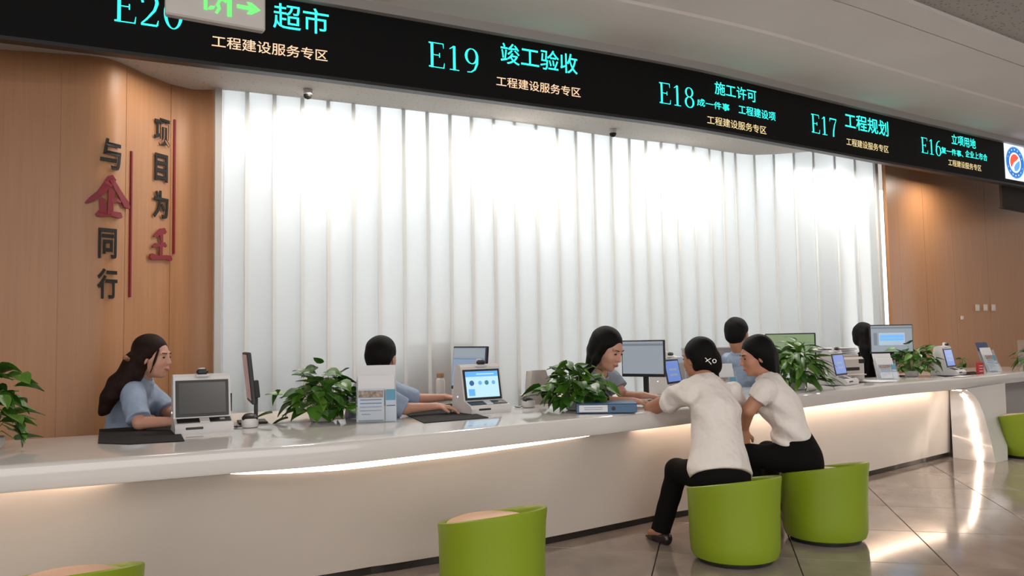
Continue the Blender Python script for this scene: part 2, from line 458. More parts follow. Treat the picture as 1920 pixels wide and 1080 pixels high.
for k in range(len(fr)):
    e_ = rear[k] - fr[k]; L_ = e_.length or 1; nn = (fr[min(k + 1, 8)] - fr[max(k - 1, 0)]).cross(e_).normalized()
    if nn.x > 0: nn = -nn
    a = fr[k].lerp(rear[k], .30) + nn * .004; b = fr[k].lerp(rear[k], .30 + .045 / L_) + nn * .004
    st.append([tuple(a), tuple(b), tuple(b + nn * .008), tuple(a + nn * .008), tuple(a)])
MB().grid(st).build('light_strip', M['strip'], counter, label='light strip bending down inside the end leg')
# next bay behind the leg; its shade is put into the grey panel colour
q2 = EC[-1]
bayr = []
for i in range(near_i(1787) + 5, N):
    bayr.append([(*offs(EC, i, .22), ZC - FH), (*offs(EC, i, .30), 0)])
if len(bayr) > 1: MB().grid(bayr).build('front_panel', M['ptgrey'], counter)

# ------------------------------------------------------------------ rear wall of channel glass
ZS = 3.10
wall_px = [(415, 168), (640, 192), (850, 216), (973, 230), (1153, 257), (1280, 272), (1400, 290)]
WP = [atz(x, y, ZS).xy for x, y in wall_px]
WP.append(at(1655, 400, 9.05).xy)
WC = smooth_curve(WP, .04)
ribs = [415, 462, 514, 567, 616, 664, 712, 759, 804, 847, 888, 930, 970, 1010, 1050, 1085, 1118, 1152, 1187, 1218, 1247, 1277, 1308, 1338, 1363, 1387, 1423, 1460, 1498, 1535, 1575, 1613, 1652]
wall_b = MB().box((0, 0, .05), (.1, .1, .1)).v and None
sill = sweep(WC, lambda i: [(-.03, .0), (-.03, .08), (.16, .08), (.16, .0)], 0, len(WC) - 1, 'wall_back', M['metal'], None)
sill['kind'] = 'structure'
def wall_point(px):
    i, p = curve_at_px(WC, px, 1.5); return p, i
for k in range(len(ribs) - 1):
    # pixel column at mid height (y 430): nearly vertical panels
    p, i = wall_point(ribs[k] + 2); q, j = wall_point(ribs[k + 1] + 2)
    t = (q - p).normalized(); n = Vector((-t.y, t.x)); L = (q - p).length; fl = .045
    prof = [(0, fl), (0, .004), (.004, 0), (L - .012, 0), (L - .008, .004), (L - .008, fl), (L - .014, fl), (L - .014, .007), (.006, .007), (.006, fl)]
    mb = MB(); mb.prism(prof, 3.55 - .08, Matrix(((t.x, n.x, 0, p.x), (t.y, n.y, 0, p.y), (0, 0, 1, .08), (0, 0, 0, 1))))
    mb.build('glass_panel', M['glass'], sill)
jm = M['glass'].copy(); jm.name = 'joint_strip'
for n_ in jm.node_tree.nodes:
    if n_.type == 'MIX_SHADER' and abs(n_.inputs[0].default_value - .14) < .01: n_.inputs[0].default_value = .62
    if n_.type == 'MIX_SHADER' and abs(n_.inputs[0].default_value - .50) < .01: n_.inputs[0].default_value = .0
    if n_.type == 'BSDF_DIFFUSE': n_.inputs[0].default_value = (.86, .86, .84, 1)
for k in range(1, len(ribs) - 1):
    p, i = wall_point(ribs[k] + 2); t = tang(WC, i); n = Vector((-t.y, t.x))
    MB().box((-.006, -.004, 1.83), (.028, .006, 3.5), Matrix(((t.x, n.x, 0, p.x), (t.y, n.y, 0, p.y), (0, 0, 1, 0), (0, 0, 0, 1)))).build('joint_strip', jm, sill)
# end frames
for nm, px_, sgn in (('frame_post', 409, 0), ('frame_post', 1653, 0)):
    p, i = wall_point(max(415, min(px_, 1652)))
    t = tang(WC, max(2, min(i, len(WC) - 3)))
    if px_ < 415: p = WC[0] - t * .02
    ang = math.atan2(t.y, t.x)
    MB().box((0, .03, 1.76), (.05, .12, 3.5), Matrix.Translation((p.x, p.y, 0)) @ Matrix.Rotation(ang, 4, 'Z'), bev=.004).build(nm, M['alu'], sill)
# corridor behind the glass: white wall, cabinet, lamps
def offc(c, o): return [tuple(offs(c, i, o)) for i in range(0, len(c), 8)]
cb = offc(WC, 1.35)
cb = [(cb[0][0] - 1, cb[0][1] - .6)] + cb + [(cb[-1][0] + .8, cb[-1][1] + .4)]
MB().grid([[(x, y, 0) for x, y in cb], [(x, y, 3.6) for x, y in cb]]).build('wall_corridor', M['corrwhite'], kind='structure')
MB().grid([[(*offs(WC, i, .17), .004) for i in range(0, len(WC), 8)], [(*offs(WC, i, 1.34), .004) for i in range(0, len(WC), 8)]]).build('floor_corridor', M['corrwhite'], kind='structure')  # pale sheet added to bounce lamp light onto the lower glass
def behind(px, off, z):
    p, i = wall_point(px); t = tang(WC, i); n = Vector((-t.y, t.x)); return Vector((p.x + n.x * off, p.y + n.y * off, z)), math.atan2(t.y, t.x), n
GLASSP = 0.20
for px, ww in ((520, 1.1), (720, 1.3), (930, 1.5), (1130, 1.6), (1330, 1.6), (1540, 1.6)):
    p, a, n = behind(px, .62, 3.46)
    tgt = p + Vector((n.x * .25, n.y * .25, -1.0))
    area('corridor_strip', p, tgt, ww, .3, 42 * GLASSP * (1 + (px - 500) / 1500), (.93, .97, 1))
for px, z, e in ((440, 2.78, 13), (545, 2.55, 9), (620, 2.3, 5), (785, 2.8, 15), (860, 2.78, 13), (930, 2.6, 10), (1200, 2.85, 14), (1260, 2.8, 14), (1480, 2.9, 16), (1580, 2.95, 18), (1640, 2.9, 12)):
    p, a, n = behind(px, .17, z)
    l = bpy.data.lights.new('corridor_spot', 'POINT'); l.energy = e * .09; l.shadow_soft_size = .09; l.color = (.95, .98, 1)
    o = bpy.data.objects.new('corridor_spot', l); COL.objects.link(o); o.location = p
# cabinet behind the glass
p, a, n = behind(816, .09, 0)
cab = thing('corridor_cabinet', 'blurred brown low cabinet behind the channel glass', 'cabinet', p, a)
MB().box((0, .2, .45), (.82, .4, .9), bev=.01).build('body', M['woodbox'], cab)
MB().box((.16, .2, 1.06), (.48, .3, .32), bev=.01).build('box', M['woodbox'], cab)
MB().box((-.27, .2, .99), (.28, .3, .18), bev=.01).build('storage_box', M['paper'], cab)

# ------------------------------------------------------------------ wooden side walls
def woodwall(name, plan, z0, z1, width, m, seams=None, labeltxt=None):
    c = smooth_curve(plan, .03)
    # backing
    root = MB().grid([[(*offs(c, i, .035), z0) for i in range(len(c))], [(*offs(c, i, .035), z1) for i in range(len(c))]]).build(name, M['kick'], kind='structure')
    L = [0]
    for i in range(1, len(c)): L.append(L[-1] + (c[i] - c[i - 1]).length)
    tot = L[-1]; cuts = seams(tot) if seams else [k * width for k in range(int(tot / width) + 1)] + [tot]
    for a, b in zip(cuts[:-1], cuts[1:]):
        if b - a < .02: continue
        ss = np.linspace(a + .002, b - .002, max(2, int((b - a) / .05) + 1)); fr_ = []
        xs = np.interp(ss, L, [p.x for p in c]); ys = np.interp(ss, L, [p.y for p in c])
        pts = [Vector((x, y)) for x, y in zip(xs, ys)]
        rf, rb = [], []
        for i in range(len(pts)):
            t = (pts[min(i + 1, len(pts) - 1)] - pts[max(i - 1, 0)]).normalized(); n_ = Vector((-t.y, t.x))
            rf.append(pts[i]); rb.append(pts[i] + n_ * .03)
        loop = rf + rb[::-1]
        MB().prism([(p.x, p.y) for p in loop], z1 - z0, z0=z0).build('wood_panel', m, root, True)
    return root, c
lw = [at(-420, 300, 4.7).xy, at(-150, 300, 4.78).xy, at(0, 300, 4.87).xy, at(113, 300, 4.96).xy]
woodwall('wall_far_left', lw, 0, 3.5, .55, M['woodL'])
lw2 = [at(112, 300, 4.96).xy, at(165, 300, 5.0).xy, at(212, 300, 5.09).xy, at(262, 300, 5.33).xy, at(305, 300, 5.53).xy, at(350, 300, 5.71).xy, at(404, 300, 5.82).xy]
_, LWC = woodwall('wall_left', lw2, 0, 3.5, .42, M['woodL'])
pr_ = WC[-1]
rw = [pr_ + Vector((.05, .0)), at(1706, 400, 9.5).xy, at(1760, 400, 9.85).xy, at(1810, 400, 10.2).xy, at(1880, 400, 10.65).xy, at(1990, 400, 11.3).xy, at(2050, 400, 11.6).xy]
def rseams(tot):
    return [0, .32, .96, 1.6, 2.4, tot]
_, RWC = woodwall('wall_right', rw, 0, 3.5, .6, M['woodR'], rseams)

# hall side walls (outside the frame)
MB().box((-6.5, 1.5, 1.75), (.1, 14, 3.5)).build('wall_hall_left', M['wallpaint'], kind='structure')
# rear side left open so that world light brightens the hall
MB().box((12.2, 4, 1.75), (.1, 17, 3.5)).build('wall_hall_right', M['wallpaint'], kind='structure')

# ------------------------------------------------------------------ LED board (curved)
ZB, ZT = 2.95, 3.44
led_px = [(-250, 45), (0, 74), (240, 104), (417, 126), (640, 153), (960, 195), (1280, 238), (1480, 273), (1650, 304), (1877, 344), (1990, 364)]
LP = [atz(x, y, ZB).xy for x, y in led_px]
LC = smooth_curve(LP, .06); NL = len(LC)
board = thing('led_sign_board', 'long black curved overhead display board with cyan counter numbers', 'sign', (0, 0, 0))
sweep(LC, lambda i: [(0, ZB + .02), (0, ZT), (.05, ZT), (.05, ZB + .02)], 0, NL - 1, 'display_face', M['led_face'], board)
sweep(LC, lambda i: [(-.012, ZB), (-.012, ZB + .022), (.06, ZB + .022), (.06, ZB)], 0, NL - 1, 'lower_frame', M['black'], board)
LS = [0]
for i in range(1, NL): LS.append(LS[-1] + (LC[i] - LC[i - 1]).length)
def led_sz(px, py):
    d = ray(px, py); best = None; c0 = Vector((0, 0))
    dx = Vector((d.x, d.y))
    for i in range(NL - 1):
        a, b = LC[i], LC[i + 1]; e = b - a
        den = dx.x * e.y - dx.y * e.x
        if abs(den) < 1e-9: continue
        t = (a.x * e.y - a.y * e.x) / den; u = (a.x * dx.y - a.y * dx.x) / den
        if t > 0 and -1e-6 <= u <= 1.000001: return LS[i] + u * (LS[i + 1] - LS[i]), CAM_H + d.z * t
    return None
def led_pt(s_, z, o=-.004):
    i = int(np.searchsorted(LS, s_)) - 1; i = max(0, min(i, NL - 2)); u = (s_ - LS[i]) / (LS[i + 1] - LS[i])
    p = LC[i].lerp(LC[i + 1], u); t = tang(LC, i).lerp(tang(LC, i + 1), u).normalized(); return (p.x + (-t.y) * o, p.y + t.x * o, z)

# --- text meshes
_fc = {}
def textmesh(txt, offset=0., extr=0.):
    key = (txt, offset, extr)
    if key in _fc: return _fc[key]
    c = bpy.data.curves.new('lettering', 'FONT'); c.body = txt; c.offset = offset; c.extrude = extr; c.resolution_u = 3
    o = bpy.data.objects.new('lettering', c); COL.objects.link(o)
    bpy.context.view_layer.update()
    dg = bpy.context.evaluated_depsgraph_get(); me = bpy.data.meshes.new_from_object(o.evaluated_get(dg))
    v = [tuple(p.co) for p in me.vertices]; f = [tuple(p.vertices) for p in me.polygons]
    bpy.data.objects.remove(o); bpy.data.curves.remove(c); bpy.data.meshes.remove(me)
    _fc[key] = (v, f); return v, f
def ribbon(pts, ws):
    v = []; f = []; n = len(pts)
    for i, (x, y) in enumerate(pts):
        a = pts[max(i - 1, 0)]; b = pts[min(i + 1, n - 1)]; dx, dy = b[0] - a[0], b[1] - a[1]; l = math.hypot(dx, dy) or 1
        w_ = ws[i] / 2 if isinstance(ws, (list, tuple)) else ws / 2
        v += [(x - dy / l * w_, y + dx / l * w_, 0), (x + dy / l * w_, y - dx / l * w_, 0)]
    for i in range(n - 1): f.append((2 * i, 2 * i + 1, 2 * i + 3, 2 * i + 2))
    return v, f
def arc(cx, cy, rx, ry, a0, a1, wt, wn, n=20):
    """elliptical arc with thick sides and thin top/bottom"""
    pts = []; ws = []
    for k in range(n + 1):
        a = R(a0 + (a1 - a0) * k / n); pts.append((cx + rx * math.cos(a), cy + ry * math.sin(a))); ws.append(wn + (wt - wn) * abs(math.cos(a)) ** 1.5)
    return ribbon(pts, ws)
T_, N_ = .085, .03
def glyph(ch):
    g = []
    if ch == 'E':
        g = [ribbon([(.13, 0), (.13, 1)], T_), ribbon([(.02, .985), (.50, .985)], N_), ribbon([(.02, .015), (.52, .015)], N_), ribbon([(.13, .51), (.38, .51)], N_),
             ribbon([(.50, 1.), (.515, .80)], [.03, .012]), ribbon([(.515, 0), (.54, .22)], [.035, .012]), ribbon([(.38, .60), (.38, .42)], [.03, .03]), ribbon([(.02, .97), (.09, .95)], .03), ribbon([(.02, .03), (.09, .05)], .03)]
    elif ch == '1':
        g = [ribbon([(.28, 0), (.28, .98)], T_), ribbon([(.12, .84), (.28, .97)], [.02, .05]), ribbon([(.12, .015), (.44, .015)], N_)]
    elif ch == '0':
        g = [arc(.28, .5, .20, .485, 0, 360, T_, N_, 36)]
    elif ch == '2':
        g = [arc(.27, .76, .19, .225, 165, -25, T_, N_, 18), ribbon([(.445, .66), (.40, .50), (.22, .22), (.08, .05)], [.075, .07, .05, .04]), ribbon([(.07, .03), (.47, .03)], .06), ribbon([(.47, .03), (.50, .20)], [.05, .015]), ribbon([(.09, .80), (.11, .72)], .06)]
    elif ch == '6':
        g = [arc(.28, .32, .19, .31, 0, 360, T_, N_, 30), ribbon([(.09, .34), (.10, .62), (.18, .84), (.30, .96), (.42, .985)], [.08, .08, .06, .04, .03])]
    elif ch == '7':
        g = [ribbon([(.06, .96), (.50, .96)], .06), ribbon([(.49, .95), (.36, .62), (.29, .30), (.27, 0)], [.03, .05, .075, .085]), ribbon([(.06, .98), (.05, .80)], [.03, .015])]
    elif ch == '8':
        g = [arc(.28, .76, .165, .225, 0, 360, T_ * .9, N_, 30), arc(.28, .27, .195, .255, 0, 360, T_, N_, 30)]
    elif ch == '9':
        g = [arc(.28, .68, .19, .305, 0, 360, T_, N_, 30), ribbon([(.47, .66), (.46, .38), (.38, .14), (.26, .03), (.12, .015)], [.08, .08, .06, .04, .03])]
    return g
def serif(txt):
    v = []; f = []; x = 0
    for k, ch in enumerate(txt):
        for gv, gf in glyph(ch):
            n = len(v); v += [(a + x, b, 0 + .001 * (len(v) % 3)) for a, b, c in gv]; f += [tuple(i + n for i in q) for q in gf]
        x += .60
    return v, f
def led_text(vf, xl, xr, yt, yb, m, name='lettering'):
    s0, za = led_sz(xl, yt); _, zb_ = led_sz(xl, yb); s1, _ = led_sz(xr, yt + (xr - xl) * .2)
    v, f = vf; X = [p[0] for p in v]; Yy = [p[1] for p in v]; x0, x1, y0, y1 = min(X), max(X), min(Yy), max(Yy)
    out = [led_pt(s0 + (p[0] - x0) / (x1 - x0) * (s1 - s0), zb_ + (p[1] - y0) / (y1 - y0) * (za - zb_), -.004 - p[2]) for p in v]
    MB().add(out, f).build(name, m, board)
s19, z19t = led_sz(803, 78); _, z19b = led_sz(803, 125)
def numtext(txt, xl, xr, ytop=None, ybot=None):
    led_text(serif(txt), xl, xr, ytop, ybot, M['cyan'])
numtext('E20', 215, 343, -20, 40); numtext('E19', 803, 896, 78, 125); numtext('E18', 1235, 1300, 154, 193); numtext('E17', 1520, 1567, 213, 248); numtext('E16', 1726, 1763, 257, 286)
B = .003
led_text(textmesh('超市', .002), 512, 616, 4, 52, M['cyan'])
led_text(textmesh('竣工验收', .004), 938, 1082, 79, 118, M['cyan'])
led_text(textmesh('施工许可', B), 1339, 1417, 152, 176, M['cyan'])
led_text(textmesh('成一件事', B), 1306, 1367, 184, 198, M['cyan'])
led_text(textmesh('工程建设项', B), 1384, 1453, 196, 213, M['cyan'])
led_text(textmesh('工程规划', .006), 1583, 1664, 210, 239, M['cyan'])
led_text(textmesh('立项用地', B), 1783, 1828, 251, 270, M['cyan'])
led_text(textmesh('复一件事、', B), 1764, 1805, 275, 287, M['cyan'])
led_text(textmesh('企业上市合', B), 1809, 1850, 281, 294, M['cyan'])
for xl, xr, yt, yb, mm in ((397, 614, 65, 88, 'warm'), (930, 1088, 142, 161, 'warm'), (1325, 1436, 216, 232, 'warm2'), (1586, 1665, 258, 272, 'warm2'), (1777, 1839, 298, 310, 'warm2')):
    led_text(textmesh('工程建设服务专区', .006), xl, xr, yt, yb, M[mm])
# round emblem on a white screen at the right end
sa, za = led_sz(1881, 268); sb, _ = led_sz(1919, 280); _, zb2 = led_sz(1881, 334)
def ledpoly(pts, m, o, name='emblem'):
    P = [led_pt(sa + x * (sb - sa), zb2 + y * (za - zb2), o) for x, y in pts]; MB().add(P, [tuple(range(len(P)))]).build(name, m, board)
def ring(cx, cy, r0, r1, n=32):
    v = [(cx + r * math.cos(2 * math.pi * k / n), cy + r * math.sin(2 * math.pi * k / n), 0) for k in range(n) for r in (r0, r1)]
    return v, [(2 * k, 2 * k + 1, (2 * k + 3) % (2 * n), (2 * k + 2) % (2 * n)) for k in range(n)]
ledpoly([(0, 0), (1, 0), (1, 1), (0, 1)], M['scr_wht'], -.004, 'white_screen')
def ledvf(vf, m, o, name='emblem'):
    v, f = vf; MB().add([led_pt(sa + p[0] * (sb - sa), zb2 + p[1] * (za - zb2), o) for p in v], f).build(name, m, board)
ledvf(ring(.5, .5, .29, .45), M['scr_logo'], -.007)
ledvf(ring(.5, .5, .43, .455), M['scr_blue'], -.0085)
for k in range(16):
    a = 2 * math.pi * k / 16; ledpoly([(.5 + .37 * math.cos(a + q_) * 1, .5 + .37 * math.sin(a + q_) + w_) for q_, w_ in ((-.05, -.02), (.05, -.02), (.05, .02), (-.05, .02))], M['scr_wht'], -.0085)
def halfyin(flip):
    P = []
    for k in range(13): a = R(90 + 180 * k / 12 - 20); P.append((.5 + .24 * math.cos(a), .5 + .24 * math.sin(a)))
    for k in range(1, 12): a = R(250 - 180 * k / 12); P.append((.5 - .05 + .10 * math.cos(a), .38 + .12 * math.sin(a)))
    for k in range(1, 8): a = R(250 + 180 * k / 8); P.append((.5 + .05 + .07 * math.cos(a), .60 + .10 * math.sin(a)))
    if flip: P = [(1 - x, 1 - y) for x, y in P]
    return P
ledpoly([(.5 + .24 * math.cos(R(a)), .5 + .24 * math.sin(R(a))) for a in range(40, 221, 15)] + [(.36, .40), (.44, .50), (.56, .56)], M['scr_red2'], -.007)
ledpoly([(.5 + .24 * math.cos(R(a)), .5 + .24 * math.sin(R(a))) for a in range(-100, 21, 15)] + [(.60, .52), (.50, .44), (.44, .36)], M['scr_blue'], -.007)

# trim above the board and ceilings
sweep(LC, lambda i: [(-.05, ZT), (-.05, ZT + .07), (.25, ZT + .07), (.25, ZT)], 0, NL - 1, 'trim_1', M['trim'], None, kind='structure')
# hall ceiling with step lines parallel to the board
ZH = ZT + .065
def band(name, o0_, o1_, z, m, thick=.0):
    rows_ = [[(*offs(LC, i, o0_), z) for i in range(0, NL, 3)], [(*offs(LC, i, o1_), z) for i in range(0, NL, 3)]]
    return MB().grid(rows_).build(name, m, kind='structure')
sweep(LC, lambda i: [(-.04, ZH), (-.74, ZH), (-.76, ZH + .014), (-1.36, ZH + .014), (-1.36, ZH + .05), (-.04, ZH + .05)], 0, NL - 1, 'ceiling', M['ceil'], None, kind='structure', smooth=False)
sweep(LC, lambda i: [(-1.37, ZH + .014), (-1.60, ZH + .014), (-1.60, ZH + .07), (-1.37, ZH + .07)], 0, NL - 1, 'ceiling_hall', M['ceil'], None, kind='structure')
MB().box((2, 1.5, ZH + .06), (20, 14, .03)).build('ceiling_perforated', M['perf'], kind='structure')
# soffit behind the board
sof = []
WL = smooth_curve([at(-420, 300, 4.7).xy, at(-150, 300, 4.78).xy, at(0, 300, 4.87).xy, at(108, 300, 4.96).xy, at(165, 300, 5.0).xy, at(212, 300, 5.09).xy, at(262, 300, 5.33).xy, at(305, 300, 5.53).xy, at(350, 300, 5.71).xy] + WP[:-1] + [atz(1470, 288, ZS).xy, atz(1540, 283, ZS).xy, atz(1600, 290, ZS).xy, atz(1650, 300, ZS).xy], .05)
def near_led(p):
    return min(range(NL), key=lambda i: (LC[i] - p).length)
ra, rb_ = [], []
for k in range(0, len(WL), 4):
    p = WL[k]; i = near_led(p); q = offs(LC, i, .045)
    n_ = (p - q); pp = p if n_.length < .01 else p
    ra.append((q.x, q.y)); rb_.append((pp.x, pp.y))
MB().grid([[(x, y, ZS) for x, y in ra], [(x, y, ZS) for x, y in rb_], [(x, y, ZS + .06) for x, y in rb_], [(x, y, ZS + .06) for x, y in ra]]).build('ceiling_soffit', M['soffit'], kind='structure')
# upper closure over the back zone
MB().box((2.5, 8.5, 3.58), (18, 9, .03)).build('ceiling_rear', M['soffit'], kind='structure')
# soft downlights over the work area, from the slot behind the soffit
for px, Yd, e in ((350, 5.3, 4), (620, 5.75, 15), (1000, 6.7, 19), (1330, 7.5, 19), (1620, 8.45, 26), (1780, 9.4, 12)):
    p = at(px, 400, Yd); area('soffit_downlight', (p.x, p.y - .15, 3.07), (p.x, p.y - .2, 0), .3, .3, e, (1, .92, .82))
# dark sheet added for the dark recess under the board's right end
bm_ = thing('recess_board', 'dark brown sheet standing for the dark recess below the right end of the board', 'recess', (0, 0, 0))
a_ = at(1880, 388, 9.6); b_ = at(1990, 355, 10.7)
tb = (b_.xy - a_.xy).normalized(); ab = math.atan2(tb.y, tb.x)
MB().box((.8, .015, 0), (1.6, .03, .5), Matrix.Translation((a_.x, a_.y, a_.z + .25)) @ Matrix.Rotation(ab, 4, 'Z')).build('recess_face', M['darkbrown'], bm_)
MB().box((.8, .015, -.256), (1.6, .05, .012), Matrix.Translation((a_.x, a_.y, a_.z + .25)) @ Matrix.Rotation(ab, 4, 'Z')).build('recess_edge', M['darkbrown'], bm_)

# ------------------------------------------------------------------ wall lettering
LWS = [0]
for i in range(1, len(LWC)): LWS.append(LWS[-1] + (LWC[i] - LWC[i - 1]).length)
def wl_sz(px, py):
    d = ray(px, py); dx = Vector((d.x, d.y))
    for i in range(len(LWC) - 1):
        a, b = LWC[i], LWC[i + 1]; e = b - a; den = dx.x * e.y - dx.y * e.x
        t = (a.x * e.y - a.y * e.x) / den; u = (a.x * dx.y - a.y * dx.x) / den
        if t > 0 and -1e-6 <= u <= 1.000001: return LWS[i] + u * (LWS[i + 1] - LWS[i]), CAM_H + d.z * t
def wl_pt(s_, z, o):
    i = max(0, min(int(np.searchsorted(LWS, s_)) - 1, len(LWC) - 2)); u = (s_ - LWS[i]) / (LWS[i + 1] - LWS[i])
    p = LWC[i].lerp(LWC[i + 1], u); t = tang(LWC, i).lerp(tang(LWC, i + 1), u).normalized(); return (p.x - t.y * o, p.y + t.x * o, z)
def rib3(pts, ws, h):
    v, f = ribbon(pts, ws); n = len(v)
    V = [(a, b, h) for a, b, c in v] + [(a, b, 0) for a, b, c in v]; Fc = list(f) + [tuple(i + n for i in q)[::-1] for q in f]
    m_ = len(pts)
    for i in range(m_ - 1):
        Fc.append((2 * i, 2 * i + 2, 2 * i + 2 + n, 2 * i + n)); Fc.append((2 * i + 1, 2 * i + 1 + n, 2 * i + 3 + n, 2 * i + 3))
    Fc.append((0, n, n + 1, 1)); Fc.append((2 * m_ - 2, 2 * m_ - 1, 2 * m_ - 1 + n, 2 * m_ - 2 + n)); return V, Fc
BRUSH = {
 '企': [([(.47, 1.), (.50, .93), (.42, .78), (.28, .56), (.12, .40), (.0, .30)], [.10, .20, .17, .14, .12, .03]),
        ([(.50, .90), (.60, .74), (.74, .55), (.90, .38), (1., .30)], [.10, .12, .15, .20, .06]),
        ([(.46, .68), (.50, .62), (.48, .34), (.48, .08)], [.06, .14, .11, .12]), ([(.28, .44), (.32, .40), (.33, .10)], [.06, .12, .11]),
        ([(.50, .40), (.62, .44), (.72, .40)], [.10, .10, .05]), ([(.20, .03), (.26, .07), (.5, .10), (.70, .08), (.74, .03)], [.05, .15, .12, .16, .07])],
 '王': [([(.20, .72), (.34, .80), (.50, .92), (.66, .95), (.74, .88)], [.05, .14, .16, .18, .10]), ([(.52, .86), (.56, .60), (.52, .40), (.52, .10)], [.16, .10, .13, .14]),
        ([(.12, .40), (.26, .46), (.50, .48), (.68, .52), (.76, .46)], [.06, .13, .10, .14, .08]), ([(0, .10), (.10, .09), (.45, .09), (.75, .12), (.95, .10), (1., .04)], [.12, .20, .12, .14, .18, .08])]}
def wall_glyph(ch, x0_, x1_, y0_, y1_, m, label, bold):
    if ch in BRUSH:
        v = []; f = []
        for q_, (pts, ws) in enumerate(BRUSH[ch]):
            a_, b_ = rib3(pts, ws, .03 + .002 * q_); n = len(v); v += a_; f += [tuple(i + n for i in q) for q in b_]
    else: v, f = textmesh(ch, bold, .015)
    s0, zt = wl_sz(x0_, y0_); s1, _ = wl_sz(x1_, y0_); _, zb_ = wl_sz(x0_, y1_)
    X = [p[0] for p in v]; Yy = [p[1] for p in v]; a, b, c, d = min(X), max(X), min(Yy), max(Yy)
    out = [wl_pt(s0 + (p[0] - a) / (b - a) * (s1 - s0), zb_ + (p[1] - c) / (d - c) * (zt - zb_), -.014 - p[2] * .2) for p in v]
    o = MB().add(out, f).build('wall_character', m); tag(o, label, 'lettering', 'raised slogan characters on the wooden wall')
for ch, x0_, x1_, y0_, y1_, mm, lb, bo in (
    ('与', 188, 224, 258, 316, 'letterblack', 'raised black character 与, topmost of the left column on wooden wall', .02),
    ('企', 160, 240, 324, 406, 'letterred', 'large raised red character 企 in the left column on wooden wall', .045),
    ('同', 184, 216, 427, 484, 'letterblack', 'raised black character 同 below the red one in the left column', .02),
    ('行', 182, 217, 503, 560, 'letterblack', 'raised black character 行, lowest of the left column', .02),
    ('项', 287, 316, 218, 270, 'letterblack', 'raised black character 项, topmost of the right column on wooden wall', .02),
    ('目', 288, 312, 286, 338, 'letterblack', 'raised black character 目, second in the right column', .02),
    ('为', 285, 313, 355, 407, 'letterblack', 'raised black character 为, third in the right column', .02),
    ('王', 277, 320, 423, 487, 'letterred', 'raised dark red character 王, lowest of the right column', .05)):
    wall_glyph(ch, x0_, x1_, y0_, y1_, M[mm], lb, bo)
for (xa, ya, xb, yb, lb) in ((328, 225, 323, 476, 'thin red vertical line right of the right character column'), (246, 284, 241, 557, 'thin red vertical line beside the left character column')):
    s0, z0_ = wl_sz(xa, ya); s1, z1_ = wl_sz(xb, yb); sm = (s0 + s1) / 2
    P = [wl_pt(sm - .007, 0, -.012), wl_pt(sm + .007, 0, -.012), wl_pt(sm + .007, 0, .0), wl_pt(sm - .007, 0, .0)]
    o = MB().prism([(p[0], p[1]) for p in P], z0_ - z1_, z0=z1_).build('wall_line', M['letterred']); tag(o, lb, 'trim line')

# ------------------------------------------------------------------ stools
def stool_root(loc, label, hback=R(-56), sc=1.):
    t = thing('tub_stool', label, 'stool', loc, 0, 'lime green tub stools in front of the counter')
    r0 = .25; n = 48
    def rim(a): return .430 + .050 * math.cos(a - hback)
    def flare(a): return .016 * max(0, math.cos(a - hback)) ** 2
    rows_ = []
    for k, (rr, u) in enumerate(((.205, .018), (.232, .03), (.243, .06), (.247, .12), (.248, .5), (.25, .85), (.254, .965), (.253, .99), (.246, 1.), (.236, .99), (.228, .96), (.222, .75), (.22, .6))):
        row = []
        for i in range(n + 1):
            a = 2 * math.pi * i / n; h = rim(a); z = u if k < 4 else u * h
            r_ = rr + flare(a) * max(0, (u - .6) / .4 if k >= 4 else 0)
            row.append((r_ * math.cos(a), r_ * math.sin(a), z))
        rows_.append(row)
    MB().grid(rows_).build('shell', M['green'], t, True)
    MB().lathe([(.19, .002), (.205, .004), (.208, .02), (.19, .024)], 40).build('base_ring', M['black'], t, True)
    MB().lathe([(.22, .33), (.222, .37), (.212, .392), (.17, .408), (.10, .416), (.02, .418)], 40).build('seat_cushion', M['seat'], t, True)
    return t
stools = [(1370, 4.55, 'lime green tub stool under the woman with the hair clip'), (1539, 4.96, 'lime green tub stool under the woman with shoulder-length hair'),
          (919, 3.82, 'empty lime green tub stool in the middle foreground'), (133, 2.98, 'lime green tub stool at the lower left corner'),
          (1926, 7.95, 'distant lime green tub stool beyond the counter end leg')]
s0_ = None
for px, Yd, lb in stools:
    p = at(px, 800, Yd)
    if s0_ is None: s0_ = stool_root((p.x, p.y, 0), lb)
    else:
        o = dup(s0_, (p.x, p.y, 0), R(8 * (stools.index((px, Yd, lb)) % 3) - 6), lb)

